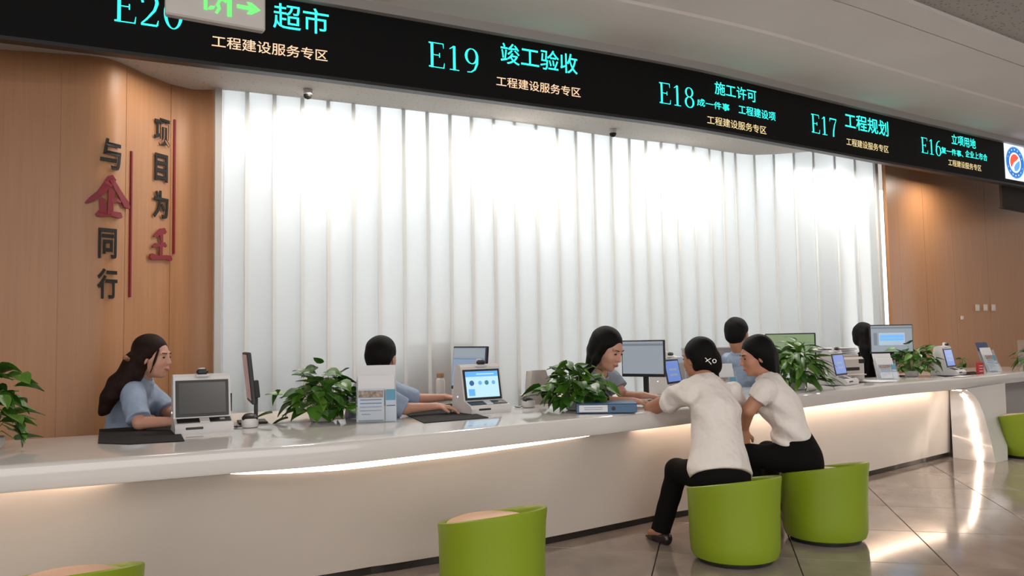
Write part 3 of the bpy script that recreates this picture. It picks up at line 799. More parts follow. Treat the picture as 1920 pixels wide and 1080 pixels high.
# ------------------------------------------------------------------ people: signed distance bodies meshed with surface nets
class Field:
    def __init__(s): s.p = []
    def cap(s, a, b, ra, rb, k=.02, flat=None, cut=None, op='u'):
        s.p.append(('c', np.array(a, float), np.array(b, float), ra, rb, k, flat, cut, op)); return s
    def ell(s, c, rad, rot=None, k=.02, op='u', cut=None):
        s.p.append(('e', np.array(c, float), np.array(rad, float), np.eye(3) if rot is None else np.array(rot, float), 0, k, None, cut, op)); return s
    def mesh(s, name, m, vox=.006, fold=0., foldf=28., clip=None):
        lo = np.full(3, 1e9); hi = -lo
        for q in s.p:
            if q[-1] != 'u': continue
            if q[0] == 'c': r_ = max(q[3], q[4]) * (max(1, q[6][1]) if q[6] else 1); a = np.minimum(q[1], q[2]) - r_; b = np.maximum(q[1], q[2]) + r_
            else: r_ = q[2].max(); a = q[1] - r_; b = q[1] + r_
            lo = np.minimum(lo, a); hi = np.maximum(hi, b)
        lo -= 3 * vox + fold; hi += 3 * vox + fold; n = np.ceil((hi - lo) / vox).astype(int) + 1
        F = np.full(n, 1.0, np.float32)
        ax = [lo[i] + vox * np.arange(n[i]) for i in range(3)]
        for q in s.p:
            k = q[5]; pad = k + 3 * vox + fold
            if q[0] == 'c': r_ = max(q[3], q[4]) * (max(1, q[6][1]) if q[6] else 1) + pad; a = np.minimum(q[1], q[2]) - r_; b = np.maximum(q[1], q[2]) + r_
            else: r_ = q[2].max() + pad; a = q[1] - r_; b = q[1] + r_
            i0 = np.clip(((a - lo) / vox).astype(int), 0, n - 1); i1 = np.clip(((b - lo) / vox).astype(int) + 2, 1, n)
            if (i1 <= i0).any(): continue
            X, Y, Z = np.meshgrid(ax[0][i0[0]:i1[0]], ax[1][i0[1]:i1[1]], ax[2][i0[2]:i1[2]], indexing='ij')
            P = np.stack([X, Y, Z], -1)
            if q[0] == 'c':
                A, Bq = q[1], q[2]; Q = P - A; D = Bq - A
                if q[6]:
                    nn, fc = q[6]; nn = np.array(nn, float); nn /= np.linalg.norm(nn)
                    Q = Q + (1 / fc - 1) * (Q @ nn)[..., None] * nn; D = D + (1 / fc - 1) * (D @ nn) * nn
                h = np.clip((Q @ D) / max(D @ D, 1e-9), 0, 1)
                d = np.linalg.norm(Q - h[..., None] * D, axis=-1) - (q[3] + (q[4] - q[3]) * h)
                if q[6] and q[6][1] < 1: d = d * (q[6][1] + .15)
            else:
                Q = (P - q[1]) @ q[3]; k0 = np.linalg.norm(Q / q[2], axis=-1); k1 = np.linalg.norm(Q / q[2] ** 2, axis=-1)
                d = k0 * (k0 - 1) / np.maximum(k1, 1e-6)
            if q[7] is not None:
                for cp, cn in q[7]:
                    cn = np.array(cn, float); cn /= np.linalg.norm(cn); d = np.maximum(d, (P - np.array(cp, float)) @ cn)
            sl = (slice(i0[0], i1[0]), slice(i0[1], i1[1]), slice(i0[2], i1[2])); G = F[sl]
            if q[8] == 'u':
                h = np.maximum(k - np.abs(G - d), 0) / max(k, 1e-6); F[sl] = np.minimum(G, d) - h * h * k * .25
            elif q[8] == 's':
                d = -d; h = np.maximum(k - np.abs(G - d), 0) / max(k, 1e-6); F[sl] = np.maximum(G, d) + h * h * k * .25
        if fold:
            X, Y, Z = np.meshgrid(*ax, indexing='ij', sparse=True)
            F = F + fold * (np.sin(foldf * (X * .7 + Z * 1.1 - Y * .4) + 2.3 * np.sin(9 * Z + 4 * X)) * .55 + np.sin(foldf * .6 * (Z * 1.3 - X * .8 + Y) + 1.7 * np.sin(11 * X)) * .45).astype(np.float32)
        if clip:
            X, Y, Z = np.meshgrid(*ax, indexing='ij', sparse=True)
            for cp, cn in clip:
                cn = np.array(cn, float); cn /= np.linalg.norm(cn)
                F = np.maximum(F, ((X - cp[0]) * cn[0] + (Y - cp[1]) * cn[1] + (Z - cp[2]) * cn[2]).astype(np.float32))
        return nets(F, lo, vox, name, m)
def nets(F, lo, vox, name, m):
    s = F < 0; nx, ny, nz = F.shape
    cnt = np.zeros((nx - 1, ny - 1, nz - 1), np.int8)
    cs = [(i, j, k) for i in (0, 1) for j in (0, 1) for k in (0, 1)]
    for i, j, k in cs: cnt += s[i:nx - 1 + i, j:ny - 1 + j, k:nz - 1 + k]
    act = (cnt > 0) & (cnt < 8); I = np.argwhere(act)
    idx = np.full(act.shape, -1, np.int32); idx[act] = np.arange(len(I))
    acc = np.zeros((len(I), 3)); num = np.zeros(len(I))
    for c in cs:
        for a in range(3):
            if c[a]: continue
            e = list(c); e[a] = 1
            f0 = F[I[:, 0] + c[0], I[:, 1] + c[1], I[:, 2] + c[2]]; f1 = F[I[:, 0] + e[0], I[:, 1] + e[1], I[:, 2] + e[2]]
            cr = (f0 < 0) != (f1 < 0); t = np.where(cr, f0 / np.where(cr, f0 - f1, 1), 0)
            p = np.tile(np.array(c, float), (len(I), 1)); p[:, a] += t
            acc += p * cr[:, None]; num += cr
    V = lo + vox * (I + acc / num[:, None])
    Q = []
    for a in range(3):
        b, c = (a + 1) % 3, (a + 2) % 3
        s0 = [slice(None)] * 3; s1 = [slice(None)] * 3; s0[a] = slice(0, -1); s1[a] = slice(1, None)
        E0 = s[tuple(s0)]; E1 = s[tuple(s1)]; J = np.argwhere(E0 != E1)
        J = J[(J[:, b] > 0) & (J[:, c] > 0) & (J[:, b] < F.shape[b] - 1) & (J[:, c] < F.shape[c] - 1)]
        def cell(db, dc):
            K = J.copy(); K[:, b] += db; K[:, c] += dc; return idx[K[:, 0], K[:, 1], K[:, 2]]
        q = np.stack([cell(-1, -1), cell(0, -1), cell(0, 0), cell(-1, 0)], 1)
        ins = E0[J[:, 0], J[:, 1], J[:, 2]]; q[~ins] = q[~ins][:, ::-1]; Q.append(q)
    Q = np.concatenate(Q); Q = Q[(Q >= 0).all(1)]
    me = bpy.data.meshes.new(name); me.vertices.add(len(V)); me.vertices.foreach_set('co', V.astype(np.float32).ravel())
    me.loops.add(len(Q) * 4); me.loops.foreach_set('vertex_index', Q.astype(np.int32).ravel())
    me.polygons.add(len(Q)); me.polygons.foreach_set('loop_start', np.arange(len(Q), dtype=np.int32) * 4)
    me.polygons.foreach_set('loop_total', np.full(len(Q), 4, np.int32)); me.update(calc_edges=True); me.validate()
    me.polygons.foreach_set('use_smooth', [True] * len(Q)); me.materials.append(m)
    return me

def nrm(v): v = np.array(v, float); return v / np.linalg.norm(v)
def frame(F_, U_=(0, 0, 1)):
    F_ = nrm(F_); Rr = nrm(np.cross(F_, U_)); U = np.cross(Rr, F_); return Rr, F_, U
def A3(v): return np.array([v[0], v[1], v[2]], float)

def add_head(fd, C, fr_, sc=1., neck=None):
    Rr, Fw, Up = fr_
    rot = np.stack([Rr, Fw, Up], 1)
    L = lambda x, y, z: C + (Rr * x + Fw * y + Up * z) * sc
    E_ = lambda c, r_, k=.02, op='u', rt=rot: fd.ell(L(*c), np.array(r_) * sc, rt, k, op)
    E_((0, -.018, .03), (.074, .094, .085)); E_((0, .03, -.02), (.062, .062, .085), .03)
    E_((0, .035, -.075), (.043, .045, .038), .03); E_((0, .066, -.098), (.018, .016, .014), .02)
    for sx in (-1, 1):
        E_((sx * .036, .055, -.03), (.024, .026, .026), .02); E_((sx * .077, -.004, -.012), (.008, .02, .031), .008)
        E_((sx * .033, .088, .006), (.015, .014, .011), .012, 's')
        E_((sx * .032, .072, .004), (.014, .014, .012), .004)
        E_((sx * .033, .074, .027), (.024, .010, .007), .012)
    fd.cap(L(0, .088, .012), L(0, .104, -.028), .006 * sc, .0105 * sc, .010)
    for sx in (-1, 1): fd.cap(L(sx * .008, .092, -.03), L(sx * .012, .09, -.031), .007 * sc, .005 * sc, .006)
    E_((0, .088, -.058), (.022, .011, .007), .008); E_((0, .086, -.069), (.018, .011, .007), .006)
    if neck is not None:
        fd.cap(L(0, -.03, -.06), neck, .050 * sc, .054, .03)
    return L, rot
def add_hand(fd, wrist, d, pn, side, curl=.5, sc=1., vox=.006):
    """d: direction of the hand, pn: direction the palm faces, side: +1 puts the thumb on d x pn"""
    d = nrm(d); pn = nrm(np.array(pn, float) - d * np.dot(pn, d)); sd = np.cross(d, pn) * side
    pc = wrist + d * .045 * sc
    fd.cap(wrist, wrist + d * .03 * sc, .024 * sc, .026 * sc, .02, (pn, .7))
    for u in (-.6, -.2, .2, .6): fd.cap(wrist + d * .02 * sc + sd * u * .03 * sc, wrist + d * .085 * sc + sd * u * .055 * sc, .014 * sc, .0125 * sc, .012)
    ln = (.068, .078, .072, .055)
    for k, u in enumerate((.62, .21, -.21, -.6)):
        a = wrist + d * .085 * sc + sd * u * .06 * sc; c1 = curl * .6; c2 = curl * 1.5
        d1 = nrm(d * math.cos(c1) + pn * math.sin(c1) + sd * u * .15); d2 = nrm(d * math.cos(c2) + pn * math.sin(c2) + sd * u * .1)
        b = a + d1 * ln[k] * .52 * sc; c = b + d2 * ln[k] * .5 * sc
        fd.cap(a, b, .0095 * sc, .0085 * sc, .004); fd.cap(b, c, .0085 * sc, .007 * sc, .004)
    a = wrist + d * .025 * sc + sd * .024 * sc; b = a + nrm(d * .6 + sd * .8 + pn * .2) * .04 * sc; c = b + nrm(d * .85 + sd * .3 + pn * .5) * .032 * sc
    fd.cap(a, b, .0125 * sc, .0105 * sc, .01); fd.cap(b, c, .0105 * sc, .0085 * sc, .005)

def person(label, j, face, up=(0, 0, 1), sc=1., skin='skin', shirt='blueshirt', sleeve=.62, trouser=True, legs=True, hairf=None, hair='hair', female=True, hands=((None,), (None,)), vox=.0065, shoes=True, hem=.03, fold=.005, shirtk=0., width=1., flare=0., armw=1., waist=.08, group=None, lipcol=True, shirtcut=None):
    pel, chest, neck, head = [A3(j[k]) for k in ('pelvis', 'chest', 'neck', 'head')]
    shL, shR, elL, elR, wrL, wrR = [A3(j[k]) for k in ('shL', 'shR', 'elL', 'elR', 'wrL', 'wrR')]
    t = thing('person', label, 'person', (float(pel[0]), float(pel[1]), 0.), 0, group)
    org = np.array([pel[0], pel[1], 0.])
    def part(name, me, lab=None):
        o = link(name, me, t, label=lab); o.location = (-org[0], -org[1], 0); return o
    side = nrm(shR - shL); spine = nrm(neck - pel); front = nrm(np.cross(spine, -side)); front = front if np.dot(front, A3(face)) > 0 else -front
    bw = .125 * width if female else .145 * width
    wz = pel + (chest - pel) * .45
    fd = Field()
    fr_ = frame(face, up)
    L, rot = add_head(fd, head, fr_, sc, neck)
    # trunk
    fd.cap(pel, wz, bw * 1.02, bw * .82, .04, (front, .68)); fd.cap(wz, chest, bw * .82, bw, .04, (front, .68)); fd.cap(chest, chest + (neck - chest) * .6, bw, bw * .72, .04, (front, .66))
    for s_, e_ in ((shL, elL), (shR, elR)):
        fd.cap(chest + (neck - chest) * .72, s_, .05, .043, .04)
        fd.cap(s_, e_, .044 * armw, .036 * armw, .02)
    fd.cap(elL, wrL, .035 * armw, .022, .012); fd.cap(elR, wrR, .035 * armw, .022, .012)
    for hd, wr, sd in ((hands[0], wrL, 1), (hands[1], wrR, 1)):
        if hd[0] is not None: add_hand(fd, wr, hd[0], hd[1], hd[2], hd[3], 1.0)
    if legs:
        hipL, hipR = pel - side * .085 + np.array([0, 0, -.02]), pel + side * .085 + np.array([0, 0, -.02])
        for h_, kn, an in ((hipL, A3(j['knL']), A3(j['anL'])), (hipR, A3(j['knR']), A3(j['anR']))):
            fd.cap(h_, kn, .075, .05, .03); fd.cap(kn, an, .05, .033, .02)
            ft = nrm([*(kn - h_)[:2], 0.]) ; fd.cap(an + np.array([0, 0, -.035]), an + ft * .12 + np.array([0, 0, -.05]), .032, .022, .02)
    part('body', fd.mesh('body', M[skin], vox))
    # shirt
    fs = Field(); th = .013
    fs.cap(pel + spine * hem, wz, bw * 1.10 + th, bw * .92 + th, .05, (front, .72)); fs.cap(wz, chest, bw * .92 + th, bw + th, .05, (front, .72))
    fs.cap(chest, chest + (neck - chest) * .62, bw + th, bw * .74 + th, .05, (front, .70))
    if female: fs.ell(chest + front * .075, (.10, .06, .075), np.stack([side, front, spine], 1), .05)
    for s_, e_ in ((shL, elL), (shR, elR)):
        fs.cap(chest + (neck - chest) * .74, s_, .052 + th, .046 + th, .05)
        ee = s_ + (e_ - s_) * min(sleeve + .2, 1.0); dd = nrm(e_ - s_)
        fs.cap(s_ - dd * .01, ee, .047 * armw + th, .047 * armw + th + .006, .03, None, [(s_ + (e_ - s_) * min(sleeve, 1.), dd)])
    if sleeve > 1:
        for e_, w_ in ((elL, wrL), (elR, wrR)):
            dd = nrm(w_ - e_); fs.cap(e_, w_, .040 + th, .032 + th, .02, None, [(e_ + (w_ - e_) * (sleeve - 1), dd)])
    if flare: fs.cap(pel + spine * (hem - .02), wz, bw * 1.10 + th + flare, bw * .92 + th, .05, (front, .80))
    # collar
    nd = nrm(head - neck)
    for k in range(10):
        a = 2 * math.pi * k / 10; a2 = 2 * math.pi * (k + 1) / 10
        q1 = neck + (side * math.cos(a) + front * math.sin(a)) * .060 + nd * (.012 - .02 * max(0, math.sin(a))); q2 = neck + (side * math.cos(a2) + front * math.sin(a2)) * .060 + nd * (.012 - .02 * max(0, math.sin(a2)))
        fs.cap(q1, q2, .012, .012, .012)
    fs.cap(neck - nd * .01 + front * .012, head, .050, .055, .005, op='s')
    part('shirt', fs.mesh('shirt', M[shirt], vox, fold, clip=[(pel + spine * (hem - .05), -spine)] if not shirtcut else shirtcut))
    if trouser:
        ft_ = Field(); ft_.cap(pel - spine * .02, pel + spine * waist, bw * 1.16 + .006, bw * (1.0 if waist < .1 else 1.03), .05, (front, .78))
        if legs:
            for h_, kn, an in ((hipL, A3(j['knL']), A3(j['anL'])), (hipR, A3(j['knR']), A3(j['anR']))):
                ft_.cap(h_, kn, .095, .068, .05); dd = nrm(an - kn); ft_.cap(kn, an + dd * .04, .066, .058, .03, None, [(an + dd * .015, dd)])
        part('trousers', ft_.mesh('trousers', M['trouser'], .009, .002))
    if legs and shoes:
        for h_, kn, an in ((hipL, A3(j['knL']), A3(j['anL'])), (hipR, A3(j['knR']), A3(j['anR']))):
            f_ = nrm([*(kn - h_)[:2], 0.]); g = np.array([an[0], an[1], 0])
            q = Field(); q.cap(g - f_ * .055 + [0, 0, .036], g + f_ * .06 + [0, 0, .034], .034, .036, .02); q.cap(g + f_ * .06 + [0, 0, .030], g + f_ * .15 + [0, 0, .024], .036, .024, .02)
            q.cap(g - f_ * .05 + [0, 0, .05], g - f_ * .055 + [0, 0, .016], .030, .022, .01)
            part('shoe', q.mesh('shoe', M['shoe'], .006, clip=[(np.array([0, 0, .0015]), (0, 0, -1)), (g + [0, 0, .052], nrm(np.array([0, 0, 1.]) + f_ * .25))]))
    # face parts
    Rr, Fw, Up = fr_
    for sx in (-1, 1):
        ef = Field(); ef.ell(L(sx * .032, .083, .004), np.array((.013, .005, .0055)) * sc, rot, .001); part('eye', ef.mesh('eye', M['letterblack'], .003))
        eb = Field(); eb.cap(L(sx * .018, .092, .026), L(sx * .048, .080, .029), .0035, .0028, .002); part('eyebrow', eb.mesh('eyebrow', M[hair], .003))
    if lipcol:
        lp_ = Field(); lp_.cap(L(-.018, .090, -.063), L(.018, .090, -.063), .006, .006, .004, (Up, .9)); lp_.ell(L(0, .0965, -.063), np.array((.016, .006, .009)) * sc, rot, .006); part('lips', lp_.mesh('lips', M['lip'], .0035))
    if hairf:
        fh = Field(); hairf(fh, L, rot, sc, dict(head=head, neck=neck, chest=chest, side=side, front=front, spine=spine))
        part('hair', fh.mesh('hair', M[hair], .006, .0015, 60))
    return t, L, org

def hair_cap(fh, L, rot, sc, low=.0, thick=1.):
    fh.ell(L(0, -.026, .040), np.array((.088, .100, .092)) * sc * thick, rot, .02)
    fh.ell(L(0, -.05, -.02), np.array((.080, .070, .080)) * sc * thick, rot, .03)
    for sx in (-1, 1): fh.ell(L(sx * .06, -.03, .0), np.array((.030, .050, .075)) * sc, rot, .03)
def face_cut(fh, L, rot, sc, z=-.035, w=.07, top=.06):
    fh.ell(L(0, .092, z), np.array((w, .075, top + .048)) * sc, rot, .012, 's')

def hair_W1(fh, L, rot, sc, b):
    hair_cap(fh, L, rot, sc)
    face_cut(fh, L, rot, sc, -.03, .072, .055)
    # side cut that frees the ear and cheek
    fh.ell(L(.09, .045, -.055), np.array((.05, .055, .055)) * sc, rot, .01, 's')
    # loose strand in front of the ear
    fh.cap(L(.064, .065, .05), L(.072, .052, -.02), .008, .006, .01); fh.cap(L(.072, .052, -.02), L(.066, .03, -.09), .006, .003, .004)
    # pony tail down the back
    c = A3(at(250, 676, 4.52)); pts = [c, A3(at(245, 700, 4.5)), A3(at(222, 722, 4.45)), A3(at(205, 745, 4.42)), A3(at(196, 768, 4.42)), A3(at(190, 775, 4.42))]
    rr = [.052, .062, .056, .042, .028, .012]
    for i in range(len(pts) - 1): fh.cap(pts[i], pts[i + 1], rr[i], rr[i + 1], .03)
def P(px, py, Y): return at(px, py, Y)

# W1 : left clerk, facing right
j = dict(pelvis=P(222, 862, 4.72), chest=P(240, 758, 4.66), neck=P(264, 712, 4.62), head=P(287, 669, 4.60),
         shL=P(275, 735, 4.80), shR=P(248, 738, 4.46), elL=P(318, 775, 4.72), elR=P(262, 793, 4.34), wrL=P(364, 786, 4.42), wrR=P(338, 790, 4.30),
         knL=P(330, 905, 4.85), knR=P(330, 905, 4.62), anL=P(330, 1080, 4.85), anR=P(330, 1080, 4.62))
def fixz(j):
    for k in ('knL', 'knR'): j[k].z = .47
    for k in ('anL', 'anR'): j[k].z = .085
    return j
fixz(j)
t, L, org = person('seated woman in light blue shirt with long brown ponytail at left', j, (1, -.10, -.10), (-.05, 0, 1), 1.0, hairf=hair_W1, hair='hairbrown', sleeve=.9, hem=.0,
    hands=((nrm((1, -.5, 0)), (0, 0, -1), 1, .4), (nrm((1, .0, 0)), (0, 0, -1), -1, .4)))
ck = Field(); q = A3(at(243, 677, 4.47)) - 0; ck.cap(q + [-.01, -.03, .02], q + [-.01, .05, -.01], .014, .014, .005)
o = link('hair_tie', ck.mesh('hair_tie', M['woodbox'], .005), t); o.location = (-org[0], -org[1], 0)

# W2 : clerk behind the brochure stand, black hair, facing right
def hair_short(fh, L, rot, sc, b):
    fh.ell(L(0, -.022, .042), np.array((.086, .102, .088)) * sc, rot, .02); fh.ell(L(0, -.055, -.01), np.array((.074, .062, .07)) * sc, rot, .03)
    fh.ell(L(0, .10, -.03), np.array((.08, .075, .095)) * sc, rot, .012, 's')
    for sx in (-1, 1): fh.ell(L(sx * .085, .01, -.035), np.array((.03, .05, .05)) * sc, rot, .01, 's')
j = dict(pelvis=P(668, 846, 5.2), chest=P(690, 746, 5.1), neck=P(704, 712, 5.0), head=P(716, 672, 4.93),
         shL=P(728, 728, 5.10), shR=P(706, 735, 4.80), elL=P(780, 748, 5.20), elR=P(758, 766, 4.85), wrL=P(835, 745, 5.35), wrR=P(818, 762, 4.98),
         knL=P(760, 900, 5.55), knR=P(760, 900, 5.38), anL=P(770, 1080, 5.6), anR=P(770, 1080, 5.4))
fixz(j)
t, L, org = person('seated man in light blue shirt behind the brochure stand, black hair', j, (.22, .97, -.12), (0, 0, 1), 1.08, hairf=hair_short, sleeve=.98, female=False, hem=0., lipcol=False,
    hands=((nrm((1, -.3, -.1)), (0, 0, -1), 1, .5), (nrm((1, .15, -.1)), (0, 0, -1), -1, .55)))

# W3 : woman leaning towards the customers
def hair_W3(fh, L, rot, sc, b):
    hair_cap(fh, L, rot, sc); face_cut(fh, L, rot, sc, -.03, .066, .052)
    fh.ell(L(-.02, .10, -.02), np.array((.05, .05, .075)) * sc, rot, .01, 's')
    for sx in (-1, 1):
        fh.cap(L(sx * .074, .012, .03), L(sx * .080, .0, -.07), .022, .024, .02); fh.cap(L(sx * .080, .0, -.07), L(sx * .085, -.02, -.17), .026, .016, .02)
    fh.cap(L(0, -.07, -.04), L(0, -.065, -.15), .06, .045, .03)
j = dict(pelvis=P(1090, 828, 6.1), chest=P(1110, 733, 5.75), neck=P(1124, 700, 5.52), head=P(1139, 655, 5.42),
         shL=P(1148, 712, 5.66), shR=P(1096, 722, 5.42), elL=P(1170, 742, 5.60), elR=P(1132, 752, 5.28), wrL=P(1206, 741, 5.42), wrR=P(1186, 752, 5.22),
         knL=P(1165, 880, 6.45), knR=P(1170, 880, 6.3), anL=P(1170, 1000, 6.5), anR=P(1172, 1000, 6.32))
fixz(j)
person('seated woman with black shoulder hair in grey shirt between plant and monitor', j, (.72, -.62, -.42), (.15, -.1, 1), 1.14, hairf=hair_W3, shirt='greyshirt', sleeve=.55, hem=0., vox=.006,
    hands=((nrm((1, -.25, -.12)), (0, 0, -1), 1, .35), (nrm((1, .25, -.1)), (0, 0, -1), -1, .35)))

# W4 : man seen from behind
j = dict(pelvis=P(1400, 800, 7.35), chest=P(1395, 700, 7.3), neck=P(1386, 663, 7.25), head=P(1382, 627, 7.22),
         shL=P(1366, 676, 7.4), shR=P(1428, 680, 7.15), elL=P(1368, 718, 7.55), elR=P(1440, 718, 7.2), wrL=P(1395, 722, 7.75), wrR=P(1450, 720, 7.45),
         knL=P(1420, 830, 7.7), knR=P(1440, 830, 7.65), anL=P(1420, 920, 7.72), anR=P(1440, 920, 7.67))
fixz(j)
person('man in light blue shirt with short black hair, seen from behind', j, (.55, .85, -.1), (0, 0, 1), 1.2, hairf=hair_short, sleeve=.6, female=False, hem=0., lipcol=False, skin='skinA')
# W5 : far woman, long black ponytail
def hair_W5(fh, L, rot, sc, b):
    hair_cap(fh, L, rot, sc); face_cut(fh, L, rot, sc)
    fh.cap(L(0, -.10, .02), L(0, -.12, -.12), .045, .05, .02); fh.cap(L(0, -.12, -.12), L(0, -.10, -.36), .05, .022, .02)
j = dict(pelvis=P(1635, 765, 8.55), chest=P(1632, 693, 8.5), neck=P(1626, 661, 8.5), head=P(1619, 632, 8.45),
         shL=P(1610, 676, 8.6), shR=P(1652, 679, 8.4), elL=P(1612, 710, 8.75), elR=P(1668, 710, 8.5), wrL=P(1640, 712, 8.9), wrR=P(1680, 712, 8.7),
         knL=P(1660, 790, 8.85), knR=P(1680, 790, 8.8), anL=P(1662, 860, 8.88), anR=P(1682, 860, 8.82))
fixz(j)
person('far clerk with long black ponytail, back to the camera', j, (.35, .9, -.1), (0, 0, 1), 1.18, hairf=hair_W5, sleeve=.6, shirt='trouser', hem=0., lipcol=False)

# A : customer, white shirt, hair clip, seen from behind
def hair_A(fh, L, rot, sc, b):
    hair_cap(fh, L, rot, sc, thick=1.02); face_cut(fh, L, rot, sc, -.035, .074, .055)
    for sx in (-1, 1): fh.ell(L(sx * .088, .03, -.05), np.array((.035, .05, .055)) * sc, rot, .01, 's')
    fh.ell(L(.032, -.088, -.05), np.array((.052, .048, .060)) * sc, rot, .02); fh.ell(L(.058, -.08, -.005), np.array((.034, .036, .045)) * sc, rot, .02)
    fh.cap(L(.03, -.085, -.09), L(.055, -.09, -.125), .022, .008, .01)
j = dict(pelvis=P(1352, 884, 4.62), chest=P(1340, 768, 4.78), neck=P(1320, 712, 4.88), head=P(1309, 672, 4.95),
         shL=P(1284, 738, 4.78), shR=P(1372, 738, 5.0), elL=P(1222, 766, 5.0), elR=P(1392, 790, 5.25), wrL=P(1292, 762, 5.30), wrR=P(1345, 765, 5.45),
         knL=P(1270, 884, 4.88), knR=P(1350, 880, 5.05), anL=P(1240, 985, 4.93), anR=P(1340, 980, 5.12))
j['knL'].z = .44; j['knR'].z = .46; j['anL'].z = .085; j['anR'].z = .085
t, L, org = person('woman in white short-sleeved shirt with dark bun and silver clip', j, (-.62, .78, -.12), (0, 0, 1), 1.0, skin='skinA', hairf=hair_A, shirt='whiteshirt', sleeve=.50, armw=1.22, hem=.02, width=1.16, fold=.010, flare=.028,
    hands=((nrm((.9, .4, -.05)), (0, 0, -1), 1, .4), (nrm((-.5, .8, 0)), (0, 0, -1), 1, .4)))
ck = Field()
from mathutils.bvhtree import BVHTree
hm = next(c for c in t.children if c.name.startswith('hair')).data
bv = BVHTree.FromPolygons([v.co.copy() for v in hm.vertices], [tuple(p.vertices) for p in hm.polygons])
def onhair(px, py):
    h = bv.ray_cast(Vector((0, 0, CAM_H)), ray(px, py).normalized())[0]
    return A3(h if h is not None else P(px, py, 4.85)) + np.array([0, -.004, 0])
for p0, p1 in (((1322, 671), (1333, 683)), ((1332, 672), (1323, 678))): ck.cap(onhair(*p0), onhair(*p1), .0038, .0038, .001)
c0 = onhair(1339, 677)
for k in range(8):
    a = k * math.pi / 4; a2 = a + math.pi / 4; ck.cap(c0 + [.011 * math.cos(a), 0, .011 * math.sin(a)], c0 + [.011 * math.cos(a2), 0, .011 * math.sin(a2)], .0036, .0036, .001)
o = link('hair_clip', ck.mesh('hair_clip', M['silver'], .002), t, label='silver hair clip'); o.location = (-org[0], -org[1], 0)

# B : customer, white shirt, shoulder length hair, profile to the left
def hair_B(fh, L, rot, sc, b):
    hair_cap(fh, L, rot, sc, thick=1.04); face_cut(fh, L, rot, sc, -.035, .085, .05)
    for sx in (-1, 1): fh.ell(L(sx * .092, .045, -.055), np.array((.04, .055, .06)) * sc, rot, .01, 's')
    fh.cap(L(0, -.07, -.02), L(0, -.075, -.115), .070, .052, .03); 
    for sx in (-1, 1): fh.cap(L(sx * .055, -.05, -.02), L(sx * .055, -.055, -.12), .034, .024, .03)
j = dict(pelvis=P(1500, 852, 5.0), chest=P(1466, 762, 5.03), neck=P(1438, 706, 5.08), head=P(1417, 668, 5.10),
         shL=P(1432, 733, 4.92), shR=P(1448, 728, 5.26), elL=P(1403, 770, 4.92), elR=P(1412, 765, 5.55), wrL=P(1396, 806, 5.02), wrR=P(1385, 750, 5.65),
         knL=P(1405, 846, 5.02), knR=P(1440, 850, 5.35), anL=P(1425, 930, 5.3), anR=P(1452, 925, 5.82))
j['knL'].z = .50; j['knR'].z = .47; j['anL'].z = .085; j['anR'].z = .085
person('woman in white short-sleeved shirt with shoulder-length black hair, in profile', j, (-.93, -.05, -.22), (-.15, 0, 1), 1.0, skin='skinA', hairf=hair_B, shirt='whiteshirt', sleeve=.52, armw=1.15, waist=.13, hem=.12, width=1.08, fold=.010,
    hands=((nrm((-.1, .15, -1)), (0, 1, 0), 1, .4), (nrm((-.9, .4, -.05)), (0, 0, -1), -1, .4)))

# ------------------------------------------------------------------ counter-top objects
DEPTH = {(1592, 703): 7.05, (1796, 690): 8.25, (1664, 698): 7.75, (1862, 680): 8.75, (1908, 684): 9.0, (1830, 680): 8.45, (1632, 707): 7.45, (1795, 698): 8.0, (1712, 699): 8.1, (1925, 686): 8.95, (1822, 678): 8.4}
def onc(px, py, z=ZC):
    if (px, py) in DEPTH: Y = DEPTH[px, py]; return ((px - 960) / FPX * Y, Y, z)
    p = atz(px, py, z); return (p.x, p.y, z)
YAX = {}
# desk mats
def dmat(quad, lb):
    P_ = [atz(x, y, ZC) for x, y in quad]; mb = MB(); mb.prism([(p.x, p.y) for p in P_], .004, z0=ZC + .0005)
    tag(mb.build('desk_mat', M['mat']), lb, 'desk mat', 'black desk mats on the counter')
dmat([(186, 806), (330, 797), (346, 828), (242, 834), (184, 832)], 'black desk mat in front of the clerk at left')
dmat([(740, 768), (858, 766), (916, 784), (795, 794)], 'black desk mat in front of the man behind the brochures')
dmat([(1520, 718), (1600, 710), (1636, 716), (1560, 725)], 'black desk mat under the side-facing terminal at right')
dmat([(1752, 703), (1826, 697), (1842, 701), (1772, 707)], 'black desk mat under the farthest terminal')

# worker return desks
for px, ln, lb in ((800, 1.0, 'cream return desk with bottle and keyboard'), (1195, .9, 'cream return desk behind the woman in grey shirt'), (490, .9, 'cream return desk under the brown-screened monitor')):
    i = min(range(N), key=lambda q: abs(proj_px((*offs(EC, q, sdep(q)), ZC))[0] - px)); tt = tang(EC, i); yaw = math.atan2(tt.y, tt.x); p = offs(EC, i, sdep(i) + .02)
    t = thing('return_desk', lb, 'desk', (p.x, p.y, 0), yaw, 'return desks behind the counter')
    MB().box((0, ln / 2, ZC - .0175), (.78, ln, .035), bev=.004).build('desk_top', M['desk'], t)
    for sx in (-1, 1): MB().box((sx * .36, ln / 2, (ZC - .036) / 2), (.03, ln - .1, ZC - .036), bev=.003).build('side_panel', M['panel'], t)

